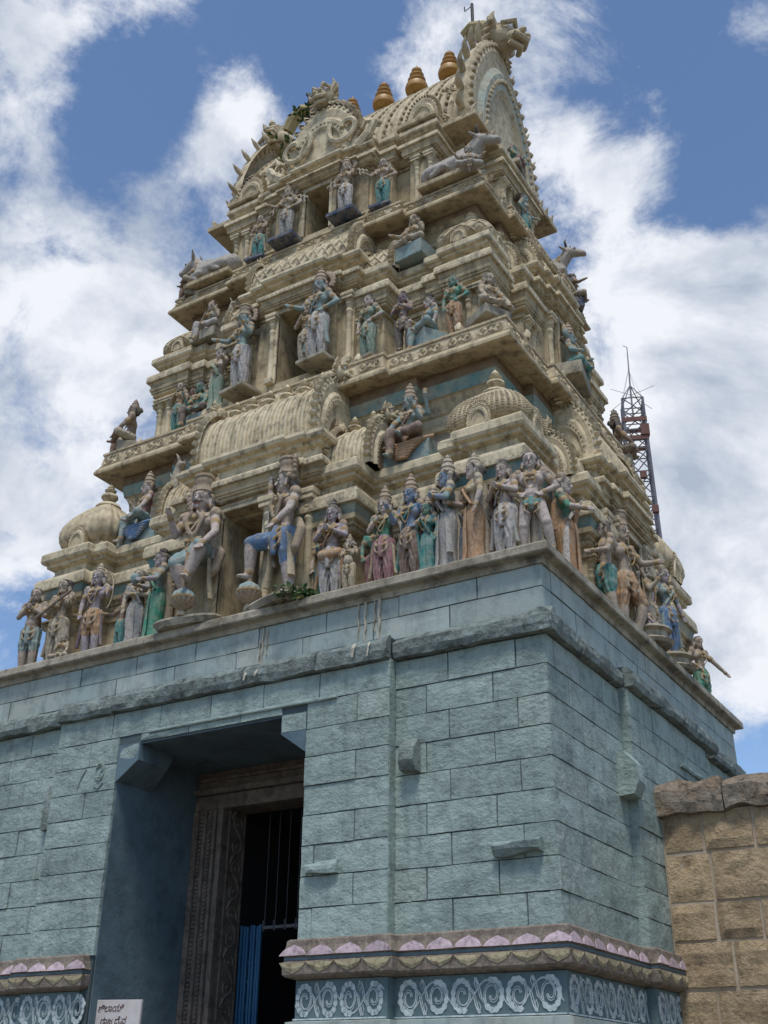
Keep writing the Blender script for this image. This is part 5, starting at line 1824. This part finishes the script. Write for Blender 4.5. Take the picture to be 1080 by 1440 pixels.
def add_backing(t, H, m=None):
    q = MB(); q.use(m or P['stone'])
    q.tube([(0, .085 * H, 0), (0, .085 * H, .5 * H), (0, .06 * H, .8 * H)], [.08 * H, .09 * H, .06 * H], 8, flat=.6, up=(1, 0, 0)); link('backing', q.mesh('backing', None, True), t)


# ---- front, right of the doorway window
def mace(parent, x, y, h, scale=1.0):
    """large ribbed club standing head down"""
    q = MB(); q.use(P['cream'])
    q.lathe([(.06, 0), (.05, .04), (.03, .07)], n=12, c=(x, y, 0)); q.use(P['crown']); q.lathe([(.04, .07), (.06, .09), (.11, .13), (.14, .17), (.15, .205)], n=56, ribs=14, rib=.07, c=(x, y, 0))
    q.use(P['gold']); q.lathe([(.145, .20), (.155, .215), (.155, .23), (.145, .245)], n=24, c=(x, y, 0))
    q.use(P['tealw']); q.lathe([(.145, .245), (.12, .30), (.07, .335), (.04, .36)], n=48, ribs=12, rib=.06, c=(x, y, 0))
    q.use(P['orange']); q.lathe([(.035, .36), (.04, .38), (.028, .40), (.024, h)], n=10, c=(x, y, 0))
    link('mace', q.mesh('mace', None, True), parent)


def guardian(name, label, k, a, b, z, H, rot, cloth, legs, flip=False, look=0, mace_at=None, extra=None):
    kids = S(name, H, 'pink', 'shorts', cloth, arms=('bless', 'knee') if not flip else ('high', 'knee'), crown='pot', hair='long', mus=True, legs=legs, extra=multi(extra or (lambda *a: None), ex_halo, ex_armor),
             sash='cream', voxel=.0085, look=look, top='skin')
    t = put(kids, name, label, 'statue', k, a, b, z, H, rot)
    if mace_at: mace(t, *mace_at)
    return t


t = guardian('guardian_statue', 'large guardian with a leg raised on his mace, right of the lower window', 0, .80, 3.42, FL + .09, 1.72, -.35, 'blue', 'guard', flip=True, look=-.6, mace_at=(-.46, -.16, .52),
             extra=lambda f, V, Hd, h: (f.c(h[0] + Vector((0, 0, -.5)), h[0] + Vector((0, 0, .05)), .008, .008, P['white']), f.path([h[0] + Vector((-.03, 0, .11)), h[0] + Vector((-.025, 0, .05)), h[0] + Vector((.025, 0, .05)), h[0] + Vector((.03, 0, .11))], [.006, .008, .008, .006], P['white']), f.c(h[0] + Vector((0, 0, .03)), h[0] + Vector((0, 0, .13)), .008, .005, P['white'])))
q = MB(); q.use(LEDGE); q.lathe([(.9, -.10), (1.05, -.03), (1.0, 0), (.5, .05)], n=20, square=3); q.v = [(-.12 + x * .50, -.02 + y * .22, z) for x, y, z in q.v]; link('pedestal', q.mesh('pedestal', None), t)
t = guardian('guardian_statue', 'moustached white faced guardian with a raised knee, left of the lower window', 0, -.56, 3.42, FL + .09, 1.84, .15, 'tealw', 'guardR', look=.0, mace_at=(.02, -.24, .85))
q = MB(); q.use(LEDGE); q.lathe([(.9, -.10), (1.05, -.03), (1.0, 0), (.5, .05)], n=20, square=3); q.v = [(.02 + x * .46, -.06 + y * .2, z) for x, y, z in q.v]; link('pedestal', q.mesh('pedestal', None), t)

A = [
 # name, label, a, H, rot, kwargs
 ('goddess_statue', 'crowned figure with folded arms and a jagged orange waist cloth', 1.40, 1.36, .15, dict(skin='lilac', lower='dhoti', lc='white', arms=('chest', 'chest'), crown='cone', cc='hair', sash='orange', hair='curls', extra=lambda f, V, Hd, h: f.path([V(-.09, -.02, .50), V(-.06, -.075, .46), V(.06, -.075, .46), V(.09, -.02, .50)], [.05] * 4, P['orange']))),
 ('attendant_statue', 'small pale faced attendant in a teal skirt behind the folded arms figure', 1.20, 1.10, -.1, dict(skin='pink', lower='sari', lc='teal', arms=('down', 'down'), sex='f', crown='none', b=3.13)),
 ('ornament_statue', 'short pot bellied stone coloured figure with a trunk, in front of the crowned figures', 1.74, .74, .1, dict(skin='stone', lower='dhoti', lc='cream', arms=('fwd', 'out'), crown='cone', belly=.03, b=3.40, extra=lambda f, V, Hd, h: (f.path([Hd(0, -.05, -.02), Hd(.0, -.09, -.08), Hd(.02, -.08, -.15), Hd(.045, -.085, -.17)], [.026, .022, .018, .012], P['stone']), f.c(Hd(-.06, .0, .0), Hd(-.10, .01, -.02), .03, .02, P['stone']), f.c(Hd(.06, .0, .0), Hd(.10, .01, -.02), .03, .02, P['stone'])))),
 ('prince_statue', 'crowned figure with green sleeves, cream sash and maroon skirt folds', 2.13, 1.26, .05, dict(skin='pink', lower='dhoti', lc='maroon', arms=('chest', 'wide'), crown='tall', top='green', sash='cream', hair='long')),
 ('attendant_statue', 'green faced head looking over the shoulder of the maroon skirted figure', 1.92, 1.08, .3, dict(skin='greenf', lower='dhoti', lc='maroon', arms=('down', 'down'), crown='cone', b=3.12)),
 ('deity_statue', 'blue faced crowned figure in a teal wrap with a raised hand', 2.48, 1.32, -.15, dict(skin='bluef', lower='dhoti', lc='brownf', arms=('bless', 'hip'), crown='tall', top='bluef', sash='teal', hair='long')),
 ('consort_statue', 'small woman in a bright teal sari at the elbow of the blue faced figure', 2.72, 1.02, -.2, dict(skin='greenf', lower='sari', lc='teal', sex='f', arms=('chest', 'down'), crown='cone', top='teal', b=3.30)),
 ('attendant_statue', 'pale crowned head between the blue faced figure and the grey sari', 2.66, 1.2, -.1, dict(skin='pink', lower='dhoti', lc='navy', arms=('down', 'down'), crown='tall', cc='stone', b=3.06)),
 ('woman_statue', 'woman in a grey sari turned left with her hands folded', 2.96, 1.42, -.85, dict(skin='bluef', lower='sari', lc='grey', sex='f', arms=('pray', 'pray'), crown='tall', top='tealw', cc='stone', sash='grey')),
 ('attendant_statue', 'dark figure in a navy skirt standing behind the grey sari', 3.14, 1.10, -.4, dict(skin='brownf', lower='sari', lc='navy', sex='f', arms=('down', 'down'), crown='bun', cc='hair', b=3.16)),
 ('woman_statue', 'woman in a cream and orange sari turned left holding a small pot', 3.30, 1.42, -.8, dict(skin='pink', lower='sari', lc='orange', sex='f', arms=('fwd', 'down'), crown='cone', top='cream', cc='stone')),
 ('attendant_statue', 'brown draped figure behind the orange sari', 3.44, .95, -.3, dict(skin='brownf', lower='sari', lc='brownf', sex='f', arms=('down', 'down'), crown='bun', cc='hair', b=3.14)),
 ('dancer_statue', 'slim figure in white cloth, second from the near corner of the ledge', 3.66, 1.3, -.2, dict(skin='pink', lower='dhoti', lc='white', arms=('chest', 'chest'), crown='bun', cc='hair', sash='grey', sway=.015)),
 ('wrestler_statue', 'bare chested figure with a turquoise waist cloth at the near corner of the ledge', 3.98, 1.28, .25, dict(skin='pink', lower='bare', lc='teal', arms=('hip', 'hip'), crown='none', hair='curls', legs='stride', belly=.008, b=3.24)),
 # left of the window
 ('goddess_statue', 'woman in a bright green skirt and blue bodice holding out a bowl', -1.30, 1.4, -.55, dict(skin='lilac', lower='sari', lc='green', sex='f', arms=('fwd', 'fwd'), crown='bun', cc='hair', top='tealw', extra=ex_bowl)),
 ('veiled_statue', 'tall figure wrapped in a long white cloth with a mass of curls', -1.66, 1.14, .3, dict(skin='stone', lower='sari', lc='white', sex='f', arms=('down', 'across'), crown='none', hair='curls', top='white')),
 ('attendant_statue', 'small figure in a dark green cloth half hidden beside the white wrapped one', -1.95, .95, -.2, dict(skin='brownf', lower='dhoti', lc='teal', arms=('out', 'down'), crown='bun', cc='hair', b=3.2)),
 ('archer_statue', 'lilac faced crowned archer holding a curved bow with an orange cloth', -2.42, 1.38, .2, dict(skin='lilac', lower='shorts', lc='orange', arms=('down', 'out'), crown='cone', cc='stone', sash='purple', hair='long', extra=ex_bow)),
 ('child_statue', 'small seated child figure at the feet of the archer', -2.74, .62, .2, dict(skin='stone', lower='dhoti', lc='stone', arms=('chest', 'knee'), crown='none', b=3.44, seated=True)),
 ('musician_statue', 'figure with a long stringed instrument held across the body', -3.06, 1.32, .1, dict(skin='stone', lower='dhoti', lc='stone', arms=('across', 'out'), crown='none', hair='curls', sash='stone', extra=lambda f, V, Hd, h: f.c(V(-.20, -.15, .55), V(.22, -.14, .80), .020, .016, P['brownf']))),
 ('devotee_statue', 'bearded man with folded hands at the far left corner of the ledge', -3.60, 1.3, .35, dict(skin='skin', lower='shorts', lc='tealw', arms=('pray', 'pray'), crown='none', hair='bun', beard=True, belly=.01)),
]
for nm, lab, a, H, rot, kw in A:
    b = kw.pop('b', 3.27)
    H = H / 1.04 if kw.get('crown') == 'none' else H / 1.10
    kids = S(nm, H, voxel=.0085 if b > 3.2 else .012, **kw)
    t = put(kids, nm, lab, 'statue', 0, a, b, FL, H, rot)
    if b > 3.2: add_backing(t, H, P['stone'])

# right hand side of the ledge
B = [
 ('woman_statue', 'long haired figure in an orange robe with a white sash, just round the near corner', -2.33, 3.98, 1.50, .15, dict(skin='pink', lower='sari', lc='orange', sex='f', arms=('fwd', 'chest'), crown='bun', cc='stone', hair='long', top='green', sash='white')),
 ('embracing_statue', 'figure seen from behind in turquoise and white striped shorts', -1.10, 3.98, 1.38, -2.2, dict(skin='skin', lower='shorts', lc='teal', arms=('hip', 'fwd'), crown='none', hair='curls')),
 ('guardian_statue', 'large many crowned guardian in dark orange shorts with a raised arm', -.48, 4.0, 1.72, -.3, dict(skin='skin', lower='shorts', lc='orange', arms=('high', 'out'), crown='pot', hair='long', legs='bent', extra=multi(ex_halo, ex_wings))),
 ('demon_statue', 'small dark haired figure crouching on a rough pedestal', -.06, 4.12, .62, .0, dict(skin='lilac', lower='shorts', lc='stone', arms=('knee', 'out'), crown='none', hair='curls', seated=True, legs='hang')),
 ('goddess_statue', 'woman in a blue skirt and turquoise bodice standing on a round pedestal', 1.02, 4.05, 1.42, -.35, dict(skin='lilac', lower='dhoti', lc='blue', sex='f', arms=('wide', 'wide'), crown='bun', cc='stone', top='tealw', hair='long', sash='tealw')),
 ('dancer_statue', 'lone figure in green shorts with one arm stretched down, at the far right corner', 2.86, 3.92, 1.20, -.5, dict(skin='skin', lower='shorts', lc='green', arms=('hip', ((.22, -.06, .66), (.34, -.12, .52))), crown='none', hair='long')),
 ('attendant_statue', 'broad crowned figure with a scrolled halo beside the window of the right side', .46, 3.96, 1.55, .2, dict(skin='stone', lower='dhoti', lc='stone', arms=('bless', 'hip'), crown='pot', extra=multi(ex_halo, ex_wings))),
]
for nm, lab, a, b, H, rot, kw in B:
    H = H / 1.04 if kw.get('crown') == 'none' else H / 1.10
    z = FL + (.22 if 'pedestal' in lab else 0)
    kids = S(nm, H, voxel=.009, **kw)
    t = put(kids, nm, lab, 'statue', 1, a, b, z, H, rot)
    if 'pedestal' in lab:
        q = MB(); q.use(LEDGE); q.lathe([(.26, -.22), (.30, -.18), (.22, -.13), (.22, -.06), (.28, -.03), (.26, .005)], n=18); link('pedestal', q.mesh('pedestal', None, True), t)

# ---- tier 2, tier 3 and the niches
C = [
 # k, name, label, a, b, z, H, rot, kw, pedestal
 (0, 'seated_deity_statue', 'seated four armed figure in the right hand niche under the first eave', 2.08, 2.60, 8.93, 1.38, -.1, dict(skin='tealw', lower='dhoti', lc='brownf', arms=('knee', 'bless'), crown='tall', seated=True, legs='hang', sash='maroon', extra=ex_four), None),
 (0, 'seated_deity_statue', 'seated crowned figure in maroon in the left niche under the first eave', -2.42, 2.56, 8.93, 1.38, -.5, dict(skin='pink', lower='dhoti', lc='tealw', arms=('bless', 'knee'), crown='tall', seated=True, legs='hang', top='maroon', cc='crown'), None),
 (0, 'guardian_statue', 'bearded blue bodied guardian in a long white dhoti, right of the second window', .56, 2.58, 10.80, 1.55, -.1, dict(skin='tealw', lower='dhoti', lc='white', arms=('out', 'hip'), crown='tall', beard=True, sash='tealw', extra=ex_halo), (.5, .34, .07)),
 (0, 'attendant_statue', 'small stone coloured attendant between the second window and its right guardian', .34, 2.56, 10.80, 1.15, .0, dict(skin='stone', lower='dhoti', lc='stone', arms=('chest', 'down'), crown='cone'), None),
 (0, 'dancer_statue', 'woman with a hand on her hip in a pale green skirt on the second tier', 1.28, 2.38, 10.66, 1.20, -.2, dict(skin='pink', lower='dhoti', lc='palegreen', sex='f', arms=('down', 'hip'), crown='bun', cc='hair', top='palegreen'), (.4, .3, .06)),
 (0, 'musician_statue', 'dark purple figure playing a flute on the second tier', 1.80, 2.30, 10.66, 1.08, .1, dict(skin='purple', lower='dhoti', lc='darkst', arms=('chest', 'fwd'), crown='bun', cc='hair', legs='bent'), None),
 (0, 'seated_woman_statue', 'seated woman in a pale blue sari turned left on the second tier', 2.22, 2.28, 10.76, 1.25, -.6, dict(skin='pink', lower='dhoti', lc='tealw', sex='f', arms=('fwd', 'down'), crown='bun', cc='hair', seated=True, legs='hang', top='tealw'), (.4, .4, .30)),
 (0, 'attendant_statue', 'green bodied figure in salmon trousers near the second tier corner', 2.58, 2.26, 10.66, 1.02, -.1, dict(skin='greenf', lower='dhoti', lc='orange', arms=('down', 'hip'), crown='none', hair='curls', top='green'), None),
 (0, 'guardian_statue', 'bearded teal bodied guardian in white trousers with a trident club, left of the second window', -.86, 2.54, 10.80, 1.50, -.15, dict(skin='tealw', lower='dhoti', lc='white', arms=('out', 'bless'), crown='pot', beard=True, hair='long', extra=ex_halo), (.5, .34, .07)),
 (0, 'leaning_statue', 'woman in a long green skirt leaning left on the second tier', -1.40, 2.38, 10.66, 1.26, -.3, dict(skin='pink', lower='sari', lc='palegreen', sex='f', arms=('down', 'out'), crown='bun', cc='hair', sway=-.03), (.4, .3, .06)),
 (0, 'seated_god_statue', 'green faced seated figure with a staff, second tier left', -1.88, 2.24, 10.78, 1.25, .0, dict(skin='greenf', lower='dhoti', lc='darkst', arms=('bless', 'knee'), crown='bun', cc='hair', seated=True, legs='hang', extra=ex_staff), (.42, .36, .28)),
 (0, 'attendant_statue', 'standing figure in a dark teal skirt, left of the seated dark group', -2.30, 2.24, 10.66, .95, .1, dict(skin='skin', lower='dhoti', lc='teal', arms=('chest', 'down'), crown='none', top='orange', hair='curls'), None),
 (0, 'attendant_statue', 'small dark companion wedged beside the green faced seated figure', -2.08, 2.18, 10.66, .80, .1, dict(skin='brownf', lower='dhoti', lc='darkst', arms=('chest', 'chest'), crown='none', hair='curls'), None),
 (0, 'seated_deity_statue', 'seated figure on a pale teal block, right niche under the second eave', 1.80, 1.98, 12.70, 1.20, -.1, dict(skin='stone', lower='dhoti', lc='stone', arms=('out', 'bless'), crown='cone', seated=True, cc='crown'), (.5, .36, .26)),
 (0, 'seated_deity_statue', 'seated figure with a lilac cow headed companion in the left niche under the second eave', -2.05, 1.98, 12.62, 1.18, .0, dict(skin='skin', lower='dhoti', lc='white', arms=('chest', 'bless'), crown='bun', seated=True, legs='hang', top='palegreen'), (.5, .36, .2)),
 (0, 'guardian_statue', 'stone coloured guardian with scrolled side ornaments, right of the top window', .62, 2.10, 13.84, 1.16, 0, dict(skin='stone', lower='dhoti', lc='white', arms=('hip', 'out'), crown='tall', extra=multi(ex_wings, ex_halo)), (.5, .34, .08)),
 (0, 'attendant_statue', 'woman in a turquoise skirt on a dark plinth at the right of the top tier', 1.24, 1.98, 13.78, 1.02, .1, dict(skin='skin', lower='dhoti', lc='teal', sex='f', arms=('out', 'hip'), crown='none', hair='long'), (.36, .3, .07)),
 (0, 'guardian_statue', 'stone coloured guardian with scrolled side ornaments, left of the top window', -.52, 2.10, 13.84, 1.16, 0, dict(skin='stone', lower='dhoti', lc='grey', arms=('out', 'hip'), crown='tall', extra=multi(ex_wings, ex_halo)), (.5, .34, .08)),
 (0, 'attendant_statue', 'woman in a turquoise skirt with scrolls beside her at the left of the top tier', -1.16, 1.98, 13.78, .96, .1, dict(skin='skin', lower='dhoti', lc='teal', sex='f', arms=('hip', 'out'), crown='none', hair='long', sash='stone'), (.36, .3, .07)),
 # corners of the eaves
 (0, 'crouching_statue', 'dark seated figure leaning forward on the left end of the first eave', -3.16, 2.34, 10.66, 1.35, -.9, dict(skin='brownf', lower='shorts', lc='stone', arms=('knee', 'knee'), crown='cone', seated=True, legs='hang', cc='brownf'), (.34, .34, .22)),
 (0, 'crouching_statue', 'dark seated figure raising one arm on the left end of the second eave', -2.62, 1.86, 13.85, 1.05, -.9, dict(skin='brownf', lower='shorts', lc='stone', arms=('high', 'knee'), crown='none', seated=True, legs='hang'), (.3, .3, .2)),
 (1, 'crouching_statue', 'dark crowned seated figure on the far end of the first eave', 1.95, 3.30, 10.68, 1.35, .6, dict(skin='brownf', lower='shorts', lc='darkst', arms=('knee', 'knee'), crown='tall', seated=True, cc='darkst'), (.34, .34, .2)),
 (1, 'crouching_statue', 'seated figure with a bent dark arm on the far end of the second eave', 1.70, 2.86, 13.82, 1.05, .6, dict(skin='brownf', lower='shorts', lc='stone', arms=('out', 'wide'), crown='none', seated=True), (.3, .3, .2)),
 (1, 'seated_deity_statue', 'many headed seated figure in turquoise on the right side of the second tier', -.30, 3.46, 10.90, 1.35, .2, dict(skin='tealw', lower='dhoti', lc='teal', arms=('chest', 'fwd'), crown='tall', seated=True, extra=ex_heads(2)), (.7, .4, .22)),
 (1, 'crouching_statue', 'small dark figure in green sitting at the near corner of the second tier', -1.88, 3.16, 10.66, .78, -.3, dict(skin='brownf', lower='dhoti', lc='green', arms=('knee', 'knee'), crown='none', seated=True), None),
 (1, 'attendant_statue', 'turquoise clothed figure on the right side of the top tier', -.02, 2.76, 13.86, 1.12, .2, dict(skin='tealw', lower='dhoti', lc='teal', arms=('hip', 'out'), crown='bun', cc='hair'), None),
 (1, 'seated_deity_statue', 'small green and red seated figure at the foot of the great right gable', 0.0, 2.62, 15.58, .95, .2, dict(skin='greenf', lower='dhoti', lc='maroon', arms=('knee', 'bless'), crown='cone', seated=True), (.5, .3, .10)),
 (1, 'lion_headed_statue', 'lion faced squatting figure on a bracket at the near corner of the second tier', -2.22, 3.10, 10.86, 1.15, -.5, dict(skin='stone', lower='shorts', lc='stone', arms=('knee', 'knee'), crown='none', seated=True, hair='curls'), (.42, .36, .16)),
]
for k, nm, lab, a, b, z, H, rot, kw, ped in C:
    H = H / 1.04 if kw.get('crown') == 'none' else H / 1.10
    kids = S(nm, H, voxel=.0115, **kw)
    put(kids, nm, lab, 'statue', k, a, b, z, H, rot, pedestal=(*ped, P['navy'] if (z > 13.7 and z < 13.85) else (P['tealw'] if ped[2] > .25 else LEDGE)) if ped else None)


# ---- reclining bulls
def bull(label, k, a, b, z, s, rot, rider=False):
    f = Fig(); m = P['bull']; g_ = P['gold']
    f.c((-.30, 0, .24), (.26, 0, .25), .19, .20, m); f.c((.20, 0, .42), (.24, 0, .46), .13, .10, m)
    f.c((.28, 0, .34), (.48, 0, .56), .15, .11, m); f.c((.50, 0, .60), (.60, 0, .58), .11, .09, m); f.c((.62, 0, .56), (.78, 0, .48), .085, .06, m)
    f.c((.79, -.03, .47), (.79, .03, .47), .045, .045, m)
    for s_ in (-1, 1):
        f.path([(.50, s_ * .07, .69), (.50, s_ * .12, .78), (.53, s_ * .09, .88)], [.03, .022, .008], P['hair'])
        f.c((.48, s_ * .10, .62), (.42, s_ * .20, .64), .035, .02, m)
        f.c((.66, s_ * .075, .60), (.665, s_ * .078, .60), .02, .02, P['eyeb'])
        f.path([(.25, s_ * .16, .16), (.45, s_ * .17, .14), (.30, s_ * .18, .05)], [.07, .05, .035], m)
        f.path([(-.25, s_ * .17, .17), (-.02, s_ * .22, .16), (-.20, s_ * .22, .05)], [.10, .06, .04], m)
    for i in range(10):
        an = 2 * PI * i / 10; f.c((.36 + .02 * math.cos(an), .14 * math.sin(an), .42 + .12 * math.cos(an)), (.37, .14 * math.sin(an), .43 + .12 * math.cos(an)), .028, .028, g_)
    x, y, _ = at(k, a, b, z)
    t = thing('bull_statue', label, 'statue', (x, y, z), k * PI / 2 + rot)
    link('body', scale_mesh(f.mesh('body', .018), s), t)
    q = MB(); q.use(STUCCO); q.box(-.45 * s, .5 * s, -.24 * s, .24 * s, -.10, .0, .015); link('pedestal', q.mesh('pedestal', None), t)
    return t


bull('pale reclining bull looking left on the left end of the second eave', 0, -2.15, 1.84, 13.84, 1.02, PI)
bull('pale reclining bull at the near corner of the second eave, turned towards the corner', 0, 2.36, 1.84, 13.84, 1.02, 0.0)
bull('pale bull whose head juts out beyond the far end of the second eave', 1, 1.15, 2.55, 13.84, .95, -PI / 2)
kids = S('x', 1, 'bull', 'dhoti', 'bull', arms=('out', 'out'), crown='none', seated=True, hair='curls', voxel=.013)
put(kids, 'bearded_mask_statue', 'small squatting figure with spread arms below the near corner bull', 'statue', 0, 2.78, 2.06, 13.70, .82, .5)

# ---- lotus seats and drapery of the two niche figures
for a, lab, m1 in ((2.05, 'ochre striped cushion seat below the right hand niche figure', 'orange'), (-2.42, 'blue draped seat below the left niche figure', 'blue')):
    x, y, z = at(0, a, 2.62, 8.64)
    t = thing('cushion_seat', lab, 'seat', (x, y, z))
    q = MB(); q.use(P[m1])
    for i in range(7):
        w = .40 - .05 * i
        q.tube([(-w, -.02, .30 - i * .0), (-w * .6, -.13, .30 - .06 - i * .035), (0, -.17, .20 - i * .03), (w * .6, -.13, .30 - .06 - i * .035), (w, -.02, .30)], .03, 6)
    link('drape', q.mesh('drape', None, True), t)
    q = MB(); q.use(P['tealw']); q.box(-.36, .36, -.08, .2, -.02, .30, .02); link('block', q.mesh('block', None), t)
# winged beast ornaments on tier 1 niches (left)
for a, z, b, sc, lab in ((-1.72, 9.0, 2.66, .9, 'scaly crouching beast ornament beside the left niche of the first tier'), (-1.55, 12.5, 2.05, .6, 'small crouching beast ornament beside the left niche of the second tier')):
    f = Fig(); m = P['stone']
    f.c((0, 0, .22), (0, 0, .40), .22, .16, m); f.c((.0, -.04, .5), (.04, -.06, .72), .11, .08, m); f.c((.06, -.08, .74), (.14, -.12, .72), .07, .05, m)
    for s_ in (-1, 1): f.path([(.02, s_ * .05, .8), (.0, s_ * .09, .92), (-.04, s_ * .10, .98)], [.035, .025, .01], m)
    for i in range(6): f.c((-.15 + i * .05, -.16, .15 + .03 * i), (-.12 + i * .05, -.17, .30 + .03 * i), .035, .02, m)
    x, y, _ = at(0, a, b, z); t = thing('beast_ornament', lab, 'ornament', (x, y, z)); link('body', scale_mesh(f.mesh('body', .02), sc), t)


# ================================================================== PLANTS
def plant(name, label, loc, n, size, seed, leafs=(LEAF, LEAFY), up=.4):
    r = random.Random(seed)
    t = thing(name, label, 'plant', loc)
    q = MB(); q.use(STEM); l = MB()
    for i in range(n):
        a = r.uniform(0, 2 * PI); el = r.uniform(.1, 1.2); L = size * r.uniform(.5, 1.0)
        d = Vector((math.cos(a) * math.cos(el), math.sin(a) * math.cos(el) - .25, math.sin(el) * up + .12))
        p0 = Vector((r.uniform(-.05, .05), r.uniform(-.03, .03), 0)); p1 = p0 + d * L * .5; p2 = p0 + d * L + Vector((0, 0, -.05 * L))
        q.tube([p0, p1, p2], [.006, .004, .002], 4)
        for j in range(7):
            c = p0.lerp(p2, .3 + .7 * j / 6) + Vector((r.uniform(-.03, .03), r.uniform(-.03, .03), r.uniform(-.02, .03))) * size * 2
            dd = Vector((r.uniform(-1, 1), r.uniform(-1, .3), r.uniform(-.4, .7))).normalized(); ss = d.cross(dd)
            if ss.length < .05: continue
            ss.normalize(); w = .022 * size / .3; LL = .075 * size / .3
            l.use(leafs[0] if r.random() > .12 else leafs[1])
            nn = dd.cross(ss) * .006
            l.add([tuple(c), tuple(c + dd * LL * .5 + ss * w + nn), tuple(c + dd * LL), tuple(c + dd * LL * .5 - ss * w + nn), tuple(c + dd * LL * .5 - nn * 1.5)], [(0, 1, 4), (1, 2, 4), (2, 3, 4), (3, 0, 4)])
    link('stem', q.mesh('stem', None), t); link('foliage', l.mesh('foliage', None), t)
    return t


plant('ledge_plant', 'bushy green plant growing from the ledge at the foot of the large right guardian', (CX + 1.10, CY - 3.47, FL - .02), 34, .36, 4)
plant('roof_plant', 'green weed sprouting from the roof beside a dark iron rod', (CX - 1.38, CY - .85, 17.1), 9, .55, 9, up=1.3)
plant('roof_plant', 'weed growing on top of the round front roof gable', (CX - .45, CY - 1.75, 16.85), 12, .42, 12, up=1.0)
